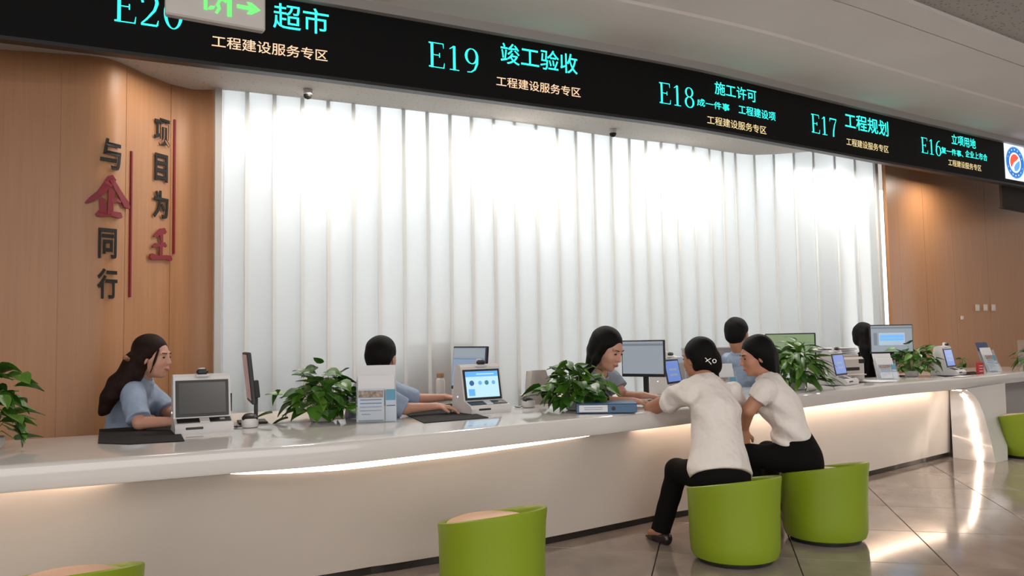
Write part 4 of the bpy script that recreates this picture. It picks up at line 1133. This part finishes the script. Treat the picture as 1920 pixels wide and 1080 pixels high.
# ID terminals
def make_terminal(loc, yaw, lb, variant):
    t = thing('service_terminal', lb, 'terminal', loc, yaw, 'white service terminals on the counter')
    W = .285
    prof = [(-.13, .0), (-.135, .03), (-.115, .05), (-.035, .075), (.005, .285), (.02, .30), (.06, .30), (.085, .28), (.12, .06), (.125, 0)]
    m = Matrix(((0, 0, 1, -W / 2), (1, 0, 0, 0), (0, 1, 0, 0), (0, 0, 0, 1)))
    mb = MB(); mb.prism(prof, W, m); mb.build('housing', M['white'], t)
    a = Vector((0, -.035, .075)); b = Vector((0, .005, .285)); u = (b - a).normalized(); n = Vector((0, -u.z, u.y)); n = n if n.y < 0 else -n
    def onf(x0, x1, v0, v1, off, m_, nm, dp=.004, par=t):
        mtx = Matrix(((1, n.x, u.x, 0), (0, n.y, u.y, a.y), (0, n.z, u.z, a.z), (0, 0, 0, 1)))
        Lh = (b - a).length
        mb = MB(); mb.box(((x0 + x1) / 2, off + dp / 2, (v0 + v1) / 2 * Lh), (x1 - x0, dp, (v1 - v0) * Lh), mtx, bev=.001); return mb.build(nm, m_, par)
    onf(-.132, .132, .02, .92, 0, M['black'], 'screen_bezel', .006)
    if variant == 'off': onf(-.118, .118, .09, .86, .006, M['kioskscreen'], 'screen', .001)
    elif variant == 'ui':
        s_ = onf(-.118, .118, .09, .86, .006, M['scr_light'], 'screen', .001)
        onf(-.118, .118, .70, .86, .0072, M['scr_blue'], 'header_bar', .0006, t)
        onf(-.04, .09, .76, .79, .008, M['scr_light'], 'header_text', .0004, t)
        onf(-.105, -.06, .14, .34, .0072, M['scr_blue'], 'menu_block', .0006, t)
        for cx, cm, r_ in ((-.078, 'scr_dark', .017), (-.018, 'scr_blue', .013), (.03, 'scr_teal', .015), (.08, 'scr_blue', .013)):
            v = [(cx + r_ * math.cos(k * math.pi / 8), r_ * math.sin(k * math.pi / 8)) for k in range(16)]
            mtx = Matrix(((1, u.x, n.x, 0), (0, u.y, n.y, a.y + u.y * .11 + n.y * .0075), (0, u.z, n.z, a.z + u.z * .11 + n.z * .0075), (0, 0, 0, 1)))
            MB().prism(v, .0008, mtx).build('icon', M[cm], t)
    else:
        onf(-.118, .118, .09, .86, .006, M['scr_peri'], 'screen', .001)
        for v0 in (.3, .5): onf(-.07, .07, v0, v0 + .08, .0072, M['scr_dim'], 'menu_block', .0006, t)
    # card slots on the foot
    mm = Matrix.Translation((0, 0, 0))
    sl = Vector((0, .08, .025)).normalized()
    def foot(x0, x1, y0, y1, m_, nm, h=.004):
        ang = math.atan2(.025, .08); mtx = Matrix.Translation((0, -.115, .05)) @ Matrix.Rotation(ang, 4, 'X')
        MB().box(((x0 + x1) / 2, (y0 + y1) / 2, h / 2), (x1 - x0, y1 - y0, h), mtx, bev=.001).build(nm, m_, t)
    foot(-.13, .135, .012, .066, M['black'], 'reader_plate'); foot(-.02, .028, .008, .07, M['white'], 'reader_slot', .006); foot(.08, .105, .03, .05, M['trim'], 'contact_pad', .006)
    MB().box((-.05, -.1345, .028), (.085, .006, .012), bev=.002).build('card_slot', M['black'], t)
    MB().lathe([(.02, 0), (.021, .02), (.017, .034), (.004, .036)], 20, (0, .02, .298)).build('camera_base', M['white'], t, True)
    MB().box((0, -.004, .312), (.058, .034, .030), bev=.010).build('camera_module', M['black'], t)
    MB().box((0, -.006, .292), (.07, .036, .014), bev=.005).build('camera_cradle', M['white'], t)
    MB().box((.155, .05, .14), (.008, .02, .10), bev=.003).build('side_pen', M['black'], t)
    MB().lathe([(.005, 0), (.005, .003), (.003, .004)], 12, mtx=Matrix.Translation((-.1425, .045, .10)) @ Matrix.Rotation(R(-90), 4, 'Y')).build('side_light', M['scr_wht'], t)
    return t
for px, py, v, lb, dy in ((384, 812, 'off', 'white terminal with dark blank screen beside the clerk at left', R(2)), (922, 775, 'ui', 'white terminal with lit blue menu screen at the centre', R(-4)),
                      (1287, 738, 'blue', 'white terminal partly hidden behind the bun-haired woman', R(14)), (1592, 703, 'blue', 'white side-facing terminal with periwinkle screen near the printer', R(6)), (1796, 690, 'blue', 'farthest white terminal, near the wooden wall', R(8))):
    x, y, z = onc(px, py); yaw = counter_yaw(px) + dy
    n = Vector((-math.sin(yaw), math.cos(yaw))); make_terminal((x + n.x * .13, y + n.y * .13, ZC + .004 if px in (1592, 1796) else ZC), yaw, lb, v)

# round palm cameras
for px, py, lb in ((464, 803, 'small white round scanner with black top beside the left terminal'), (991, 765, 'small white round scanner with black top right of the central terminal')):
    x, y, z = onc(px, py); t = thing('palm_scanner', lb, 'scanner', (x, y + .04, ZC), counter_yaw(px), 'round scanners on the counter')
    MB().lathe([(.030, 0), (.042, .004), (.045, .02), (.044, .04), (.040, .05)], 28).build('body', M['white'], t, True)
    mtx = Matrix.Translation((0, 0, .046)) @ Matrix.Rotation(R(24), 4, 'X'); MB().lathe([(.041, -.004), (.043, .006), (.036, .018), (.018, .027), (.003, .029)], 28, mtx=mtx).build('lens_cover', M['black'], t, True)
    MB().tube([(-.04, .01, .01), (-.07, .0, .006), (-.08, .03, .006), (-.06, .07, .006)], .003).build('cable', M['black'], t)

# monitors
def monitor(px, pyc, Yd, nyaw, scr, lb, w=.50, h=.30, extra=None, tilt=0., zb=ZC):
    """nyaw: yaw of the screen normal measured from -Y"""
    c = at(px, pyc, Yd); t = thing('computer_monitor', lb, 'monitor', (c.x, c.y, zb), nyaw, 'computer monitors on the work desks')
    hz = c.z - zb
    rt = Matrix.Translation((0, 0, hz)) @ Matrix.Rotation(tilt, 4, 'X')
    MB().box((0, .012, 0), (w, .024, h), rt, bev=.004).build('bezel', M['black'], t)
    s_ = MB().box((0, -.001, .006), (w - .02, .003, h - .034), rt).build('screen', M[scr], t)
    if extra:
        for (x0, x1, z0, z1, mm) in extra: MB().box(((x0 + x1) / 2 * w, -.003, (z0 + z1) / 2 * h), ((x1 - x0) * w, .0015, (z1 - z0) * h), rt).build('window', M[mm], s_)
    MB().box((0, .045, -h * .25), (.06, .03, .10), rt, bev=.004).build('mount', M['black'], t)
    MB().box((0, .05, (hz - .05) / 2), (.04, .02, max(.03, hz - .05)), bev=.003).build('stand', M['black'], t)
    MB().box((0, .03, .007), (.20, .16, .010), bev=.004).build('foot', M['black'], t)
    return t
monitor(463, 708, 4.66, R(-68), 'scr_red', 'slim monitor with brownish screen turned left beside the left terminal', .40, .29, tilt=R(6))
monitor(878, 690, 5.55, R(-52), 'scr_dim', 'grey-blue monitor turned left behind the central terminal', .40, .30, [(-.46, .46, .25, .44, 'scr_grey'), (-.46, .46, .2, .22, 'scr_bar')], tilt=R(-5))
monitor(1205, 672, 6.0, R(-34), 'scr_grey', 'monitor with pale grey screen right of the woman in grey', .35, .275, [(-.47, .47, .34, .40, 'scr_bar')])
monitor(1482, 657, 7.0, R(-28), 'scr_green', 'monitor with olive green screen behind the leafy plant', .42, .30, [(-.47, .47, .22, .24, 'scr_bar')])
monitor(1672, 636, 8.25, R(4), 'scr_grey', 'pale monitor with blue picture beside the far clerk', .46, .30, [(-.47, .47, .36, .42, 'scr_bar'), (-.30, .30, -.2, .22, 'scr_pale'), (-.42, -.34, -.2, .22, 'scr_bar'), (-.28, .28, -.05, .16, 'scr_blue')])

# brochure stands
def brochure_stand(px, py, w, hgt, yaw, lb, side=1, lean=R(-16), dark=False):
    x, y, z = onc(px, py); t = thing('brochure_stand', lb, 'brochure stand', (x, y + .02, ZC), yaw, 'clear brochure stands on the counter')
    rt = Matrix.Rotation(lean, 4, 'X')
    MB().box((0, .04, .004), (w, .16, .006), bev=.001).build('base', M['acrylic'], t)
    MB().box((0, .05, hgt / 2), (w, .005, hgt), rt, bev=.001).build('back_plate', M['paper'] if not dark else M['brnavy'], t)
    MB().box((0, .028, hgt * .42), (w * .93, .004, hgt * .78), rt, bev=.001).build('upper_sheet', M['paper'], t)
    for sx in (-1, 1): MB().box((sx * w / 2, .03, hgt * .36), (.003, .06, hgt * .72), rt).build('side_wall', M['acrylic'], t)
    b = MB().box((-w * .14, .004, hgt * .29), (w * .66, .006, hgt * .54), rt, bev=.001).build('brochure', M['brlight'], t)
    MB().box((-w * .14, .0003, hgt * .475), (w * .62, .001, hgt * .12), rt).build('cover_photo', M['brphoto'], b)
    for k in range(5): MB().box((-w * .14 + (.0 if k < 4 else -w * .12), .0003, hgt * (.38 - .06 * k)), (w * (.54 if k < 4 else .22), .001, hgt * .018), rt).build('print_line', M['brline'], b)
    MB().box((-w * .14, .0003, hgt * .035), (w * .62, .001, hgt * .02), rt).build('cover_band', M['brnavy'], b)
    b = MB().box((w * .36, .010, hgt * .29), (w * .26, .006, hgt * .54), rt, bev=.001).build('brochure', M['brlight'], t, label='narrow blue-topped brochure')
    MB().box((w * .36, .0063, hgt * .46), (w * .24, .001, hgt * .18), rt).build('cover_photo', M['brblue'], b)
    MB().box((w * .36, .0063, hgt * .28), (w * .22, .001, hgt * .015), rt).build('print_line', M['brnavy'], b)
    MB().box((0, -.012, hgt * .13), (w, .003, hgt * .26), rt).build('front_plate', M['acrylic'], t)
    return t
brochure_stand(705, 793, .225, .345, R(10), 'brochure stand with blue leaflets in front of the black-haired man')
brochure_stand(1363, 742, .21, .26, R(8), 'teal brochure stand between the two women in white shirts')
brochure_stand(1664, 698, .20, .27, R(12), 'brochure stand left of the bushy plant at right')
brochure_stand(1862, 680, .17, .36, R(20), 'tall leaning brochure stand beside the red card', lean=R(-20), dark=True)
p = onc(1908, 684); o = MB().box((0, 0, .17), (.22, .006, .34), Matrix.Translation((p[0] + .05, p[1], ZC)) @ Matrix.Rotation(R(20), 4, 'Z'), bev=.001).build('acrylic_sign_holder', M['acrylic']); tag(o, 'clear upright acrylic holder at the far right of the counter', 'sign holder')
p = onc(1830, 680); t = thing('red_card', 'small red card box beside the farthest terminal', 'card box', p, R(20)); MB().box((0, 0, .06), (.075, .03, .12), bev=.002).build('card_body', M['redbox'], t)
for k in range(3): MB().box((0, -.0155, .03 + k * .028), (.05, .001, .006)).build('print_line', M['paper'], t)

# binder
x, y, z = onc(1140, 776); yaw = counter_yaw(1140) - R(30)
t = thing('ring_binder', 'blue ring binder lying on the counter in front of the plant', 'binder', (x, y + .12, ZC), R(-3))
MB().box((0, 0, .031), (.36, .235, .052), bev=.003).build('cover', M['binder'], t)
MB().box((0, .0, .059), (.365, .24, .003), bev=.001).build('lid', M['binder'], t)
MB().box((-.08, -.1185, .032), (.17, .002, .040), bev=.0005).build('spine_label', M['paper'], t)
MB().lathe([(.012, 0), (.012, .002), (.008, .003)], 16, mtx=Matrix.Translation((.04, -.1180, .032)) @ Matrix.Rotation(R(90), 4, 'X')).build('finger_ring', M['black'], t)
for k in range(2): MB().box((-.08, -.1200, .026 + .012 * k), (.11, .0008, .003)).build('print_line', M['brline'], t)
MB().box((0, .006, .03), (.34, .225, .04)).build('sheets', M['paper'], t)

# papers
def sheet(px, py, yaw, lb, w=.21, h=.297, n=3):
    x, y, z = onc(px, py); mb = MB()
    t = thing('paper_sheets', lb, 'papers', (x, y, ZC + .0045), yaw, 'loose papers on the counter')
    for k in range(n): MB().box((.004 * k, .003 * k, .0012 * k), (w, h, .001), Matrix.Rotation(R(4 * k), 4, 'Z')).build('sheet', M['paper'], t)
sheet(1225, 751, R(40), 'white papers under the hands of the woman in grey'); sheet(1632, 707, R(30), 'scattered white papers beside the side-facing terminal', .25, .3, 4)
sheet(1795, 698, R(45), 'thin white paper edge in front of the farthest terminal', .28, .1, 1)
# dark mobile phone stack
t = thing('notebook_stack', 'closed dark notebooks lying behind the brochure stand', 'notebook', tuple(atz(768, 741, ZC)), R(15))
MB().box((0, 0, .009), (.20, .15, .014), bev=.003).build('lower_notebook', M['black'], t); MB().box((.01, .005, .024), (.19, .14, .012), bev=.003).build('upper_notebook', M['ptgrey'], t)
# bottle
x, y = at(826, 740, 6.0).xy
t = thing('glass_bottle', 'clear glass tea bottle with brown lid near the keyboard', 'bottle', (x, y, ZC))
MB().lathe([(.03, 0), (.034, .006), (.035, .02), (.035, .155), (.030, .168), (.024, .174), (.024, .18)], 28).build('glass_body', M['glass_clear'], t, True)
MB().lathe([(.028, .004), (.031, .008), (.031, .03), (.01, .034)], 20).build('tea_leaves', M['tea'], t, True)
MB().lathe([(.027, .18), (.028, .184), (.028, .208), (.026, .212)], 24).build('lid', M['cork'], t, True)
# keyboard, mouse
def keyboard(px, py, Yd, yaw, lb):
    p = at(px, py, Yd); t = thing('keyboard', lb, 'keyboard', (p.x, p.y, ZC), yaw, 'keyboards on the work desks')
    MB().box((0, 0, .008), (.36, .13, .012), bev=.003).build('keyboard_base', M['black'], t)
    km = MB().box((0, 0, .0035), (.019, .019, .006), bev=.002).mesh('key', M['ptgrey'])
    for r_ in range(4):
        for c_ in range(14): o = link('key', km, t); o.location = (-.152 + c_ * .0235, -.042 + r_ * .027, .014)
keyboard(838, 750, 5.6, R(40), 'dark keyboard under the man\'s hand'); keyboard(1212, 748, 5.62, R(25), 'dark keyboard in front of the pale grey monitor')

# printer and paper stack behind
c = at(1566, 668, 7.62)
t = thing('printer', 'cream office printer with black slot behind the side-facing terminal', 'printer', (c.x, c.y, ZC), R(25))
MB().box((0, 0, .12), (.40, .34, .22), bev=.02).build('body', M['printer'], t); MB().box((-.02, -.165, .12), (.28, .02, .03), bev=.004).build('output_slot', M['black'], t)
MB().box((-.02, -.21, .07), (.26, .10, .01), bev=.003).build('output_tray', M['printer'], t); MB().box((0, .02, .245), (.36, .28, .03), bev=.01).build('lid', M['white'], t)
MB().box((.15, -.172, .19), (.07, .01, .04), bev=.002).build('control_panel', M['black'], t)
t = thing('paper_pile', 'uneven pile of papers on top of the printer', 'papers', (c.x, c.y, ZC + .262), R(20))
for k in range(6): MB().box((.015 * math.sin(k * 2.1), .01 * math.cos(k * 3), .006 + k * .009), (.31, .22, .006), Matrix.Rotation(R((k * 37) % 16 - 8), 4, 'Z')).build('sheet', M['paper'] if k % 2 else M['ptgrey'], t)
# partition and blue folders behind
c = at(1335, 680, 7.45); t = thing('desk_partition', 'low grey desk partition behind the bun-haired woman', 'partition', (c.x, c.y, 0), R(20))
MB().box((0, 0, .60), (.62, .035, 1.02 + .02), bev=.005).build('panel', M['ptgrey'], t); MB().box((0, 0, 1.125), (.63, .045, .02), bev=.004).build('top_rail', M['trim'], t)
c = at(1252, 700, 6.85); t = thing('file_box', 'pale blue file box standing behind the pale grey monitor', 'file box', (c.x, c.y, ZC), R(20))
MB().box((-.06, 0, .16), (.12, .2, .32), bev=.004).build('box_body', M['brlight'], t); MB().box((.07, 0, .14), (.10, .2, .28), bev=.004).build('folder', M['brlight'], t); MB().box((.07, -.101, .16), (.07, .002, .14)).build('folder_label', M['trim'], t)

# office chairs
def office_chair(px, Yd, yaw, lb, w=.30):
    p = at(px, 700, Yd); t = thing('office_chair', lb, 'chair', (p.x, p.y, 0), yaw, 'office chairs behind the counter')
    rows_ = []; rin = []
    for k in range(9):
        u = k / 8; z = .50 + .50 * u; ww = w * (1 - .45 * u ** 3) * .75; row = []; r2 = []
        for q_ in range(-5, 6):
            s_ = q_ / 5; row.append((s_ * ww, .24 - .06 * s_ * s_ + .03 * u, z)); r2.append((s_ * ww * .96, .205 - .06 * s_ * s_ + .03 * u, z))
        rows_.append(row + r2[::-1] + [row[0]])
    mb = MB(); mb.grid(rows_); mb.add(rows_[-1][:-1], [tuple(range(22))]); mb.build('backrest', M['greyfab'], t, True)
    MB().box((0, 0, .455), (.46, .44, .07), bev=.03).build('seat', M['darkfab'], t); MB().tube([(0, .2, .44), (0, .26, .50), (0, .265, .6)], .02).build('back_bracket', M['black'], t)
    MB().lathe([(.028, .08), (.028, .42)], 16).build('gas_column', M['black'], t)
    for k in range(5):
        a = k * 2 * math.pi / 5; MB().tube([(0, 0, .09), (.26 * math.cos(a), .26 * math.sin(a), .065)], .016).build('base_arm', M['black'], t)
        MB().lathe([(.024, 0), (.026, .01), (.026, .045), (.02, .05)], 12, (.27 * math.cos(a), .27 * math.sin(a), 0)).build('caster', M['black'], t)
office_chair(1050, 6.1, R(62), 'pale-backed office chair left of the woman in grey'); office_chair(640, 5.5, R(70), 'beige office chair just above the central left plant')

# ------------------------------------------------------------------ plants
def leaf_mesh(nm, m, L_=.10, W_=.075, droop=.25, seed=0):
    rows_ = []; prof = [(0, .05), (.06, .55), (.18, .92), (.34, 1.), (.52, .86), (.70, .58), (.86, .26), (1., .02)]
    for u, ww in prof:
        y = u * L_ - (.012 if u < .1 else 0) * 0; z = -droop * L_ * u * u; w_ = ww * W_ / 2
        rows_.append([(-w_, y - (.10 * L_ * (ww if u < .2 else 0)), z + .16 * w_), (-w_ * .5, y, z + .04 * w_), (0, y, z - .05 * W_), (w_ * .5, y, z + .04 * w_), (w_, y - (.10 * L_ * (ww if u < .2 else 0)), z + .16 * w_)])
    return MB().grid(rows_).mesh(nm, m, True)
LEAVES = [leaf_mesh('leaf', M['leaf'], .10, .088), leaf_mesh('leaf', M['leaf2'], .10, .090, .35), leaf_mesh('leaf', M['leaf3'], .095, .062, .15), leaf_mesh('leaf', M['leaf2'], .085, .06, .3)]
LEAFN = [leaf_mesh('leaf', M['leaf'], .13, .045, .3), leaf_mesh('leaf', M['leaf2'], .14, .045, .45), leaf_mesh('leaf', M['leaf3'], .12, .04, .2)]
def plant(loc, rx, rz, n, lb, pot_r=.06, seed=1, size=1., narrow=False, extra=(), ry=None, zoff=.0, potw=True):
    rnd = random.Random(seed); t = thing('potted_pothos' if not narrow else 'potted_foliage_plant', lb, 'plant', loc, 0, 'green plants in white bowls on the counter')
    ry = ry or rx
    if potw:
        MB().lathe([(pot_r * .7, 0), (pot_r * .95, .008), (pot_r * 1.08, .03), (pot_r * 1.1, .055), (pot_r * 1.06, .058), (pot_r * .98, .05)], 32).build('pot', M['pot'], t, True)
        MB().lathe([(pot_r * .2, .045), (pot_r, .047)], 24, cap=True).build('soil', M['soil'], t)
    stems = MB(); src = LEAFN if narrow else LEAVES
    pts = []
    for k in range(n):
        a = rnd.uniform(0, 2 * math.pi); ph = math.asin(rnd.uniform(-.22, 1)); rr = rnd.uniform(.55, 1.)
        pts.append((rx * rr * math.cos(ph) * math.cos(a), ry * rr * math.cos(ph) * math.sin(a), .06 + zoff + max(0.0, rz * (.22 + .78 * math.sin(ph)) * rr), rnd.uniform(.75, 1.15)))
    for (x, z, s_) in extra: pts.append((x, -.03, z, s_))
    for x, y, z, s_ in pts:
        o = link('leaf', rnd.choice(src), t); out = Vector((x, y, 0)); l = out.length or 1
        yaw = math.atan2(-x, y) + rnd.uniform(-.7, .7)
        el = rnd.uniform(-.9, .35) if z < rz * .8 else rnd.uniform(-.5, .8)
        o.location = (x, y, max(z, .03)); o.rotation_euler = (el if z > .08 else max(el, -.15), rnd.uniform(-.5, .5), yaw); o.scale = (s_ * size,) * 3
        if rnd.random() < .45 or s_ > 1.2:
            mid = (x * .55, y * .55, z * .75 + .05); stems.tube([(x * .1, y * .1, .05), mid, (x, y, max(z, .03))], .0022, 5)
    stems.build('stems', M['stem'], t, True)
    return t
p = onc(598, 793)
plant((p[0], p[1] + .08, ZC), .19, .25, 125, 'pothos plant in a white bowl left of the brochure stand', .07, 3, 1.02, extra=((-.20, .16, 1.2), (-.24, .19, 1.1), (-.03, .32, .9), (.0, .335, .9), (-.19, .03, 1.2), (-.28, .06, 1.1)))
p = onc(1085, 775)
plant((p[0], p[1] + .22, ZC), .20, .25, 125, 'pothos plant behind the blue ring binder', .065, 5, 1.08, extra=((-.22, .15, 1.2), (-.05, .30, 1.), (-.24, .10, 1.2)))
p = onc(-30, 850)
plant((p[0] - .06, p[1] + .10, ZC), .16, .37, 95, 'tall pothos plant at the left edge of the photo', .07, 8, 1.05, extra=((.12, .10, 1.2), (.15, .05, 1.2), (.13, .16, 1.1), (.16, .10, 1.), (.17, .34, 1.)))
p = onc(1498, 731)
plant((p[0], p[1] + .02, ZC), .19, .36, 130, 'leafy narrow-leaved plant in front of the olive monitor', .055, 11, 1.25, narrow=True, zoff=.0)
p = onc(1712, 699)
plant((p[0], p[1] + .10, ZC), .25, .29, 130, 'bushy pothos plant right of the far clerk', .06, 14, .95)
p = onc(1925, 686)
plant((p[0] + .08, p[1] + .05, ZC), .14, .20, 34, 'narrow-leaved plant at the far right of the counter', .055, 17, 1.2, narrow=True)
p = onc(1822, 678)
plant((p[0], p[1] + .25, ZC), .06, .14, 9, 'sparse small seedling plant behind the red card box', .035, 19, .7)

# ------------------------------------------------------------------ dome cameras under the soffit
for px, py, lb in ((577, 172, 'small dome camera under the soffit at left'), (1149, 246, 'small dome camera under the soffit near the middle')):
    p = atz(px, py - 4, ZS); t = thing('dome_camera', lb, 'camera', (p.x, p.y, ZS), R(20), 'dome cameras under the soffit')
    MB().lathe([(.034, 0), (.036, -.012), (.034, -.034), (.030, -.038)], 28).build('camera_base', M['white'], t, True)
    MB().lathe([(.030, -.034), (.030, -.05), (.022, -.064), (.008, -.071), (.001, -.072)], 28).build('dome', M['kick2'], t, True)
    MB().lathe([(.009, 0), (.009, .006), (.004, .008)], 14, mtx=Matrix.Translation((.004, -.026, -.052)) @ Matrix.Rotation(R(115), 4, 'X')).build('lens', M['kick'], t, True)

# wall switches on the right wall
def on_rwall(px, py):
    d = ray(px, py); dx = Vector((d.x, d.y))
    for i in range(len(RWC) - 1):
        a, b = RWC[i], RWC[i + 1]; e = b - a; den = dx.x * e.y - dx.y * e.x
        t = (a.x * e.y - a.y * e.x) / den; u = (a.x * dx.y - a.y * dx.x) / den
        if t > 0 and -1e-6 <= u <= 1.00001: return Vector((dx.x * t, dx.y * t, CAM_H + d.z * t)), math.atan2(e.y, e.x)
for k, (px, py, w_, h_, lb) in enumerate(((1832, 577, .086, .086, 'leftmost of the three square switches on the right wall'), (1847, 577, .086, .086, 'middle one of the three square switches on the right wall'), (1862, 577, .086, .086, 'rightmost of the three square switches on the right wall'), (1803, 596, .06, .05, 'small pale socket left of and below the three switches'))):
    r_ = on_rwall(px, py)
    if r_:
        q, an = r_; t = thing('wall_switch', lb, 'switch', q, an, 'switch plates on the right wooden wall')
        MB().box((0, -.006, 0), (w_, .012, h_), bev=.003).build('plate', M['switch'], t); MB().box((0, -.014, 0), (w_ * .6, .005, h_ * .6), bev=.002).build('rocker', M['white'], t)

# ------------------------------------------------------------------ hanging exit sign
pl = at(311, 26, 2.80); prt = at(498, 57, 2.98)
tx = (prt.xy - pl.xy); wd = tx.length; an = math.atan2(tx.y, tx.x); mid = (pl + prt) / 2; hs = .17
t = thing('exit_sign', 'hanging grey exit sign with green running figure and arrow', 'sign', (mid.x, mid.y, mid.z), an)
MB().box((0, .02, hs / 2), (wd, .04, hs), bev=.006).build('housing', M['wallpaint'], t)
for sx in (-.12, .12): MB().tube([(sx, .02, hs), (sx, .02, 3.50 - mid.z)], .006).build('hanging_rod', M['metal'], t)
def sg(poly, nm='pictogram'):
    MB().prism([(x * wd, z * wd) for x, z in poly], .002, Matrix(((1, 0, 0, -wd / 2), (0, 0, -1, -.0005), (0, 1, 0, 0), (0, 0, 0, 1)))).build(nm, M['green_em'], t)
sg([(.365, .115), (.40, .11), (.40, .40), (.365, .40)]); sg([(.60, .085), (.645, .085), (.645, .40), (.60, .40)])
sg([(.365, .37), (.645, .37), (.645, .40), (.365, .40)])
sg([(.41, .135), (.43, .165), (.475, .165), (.515, .25), (.48, .29), (.455, .24), (.435, .25), (.465, .33), (.52, .335), (.56, .27), (.60, .25), (.59, .225), (.545, .245), (.52, .205), (.535, .15), (.50, .09), (.475, .10), (.505, .155), (.485, .185), (.465, .135), (.41, .12)])
sg([(.49 + .028 * math.cos(k * .7), .36 + .028 * math.sin(k * .7)) for k in range(9)])
sg([(.70, .195), (.83, .195), (.80, .15), (.85, .15), (.945, .215), (.85, .28), (.80, .28), (.83, .235), (.70, .235)], 'arrow')
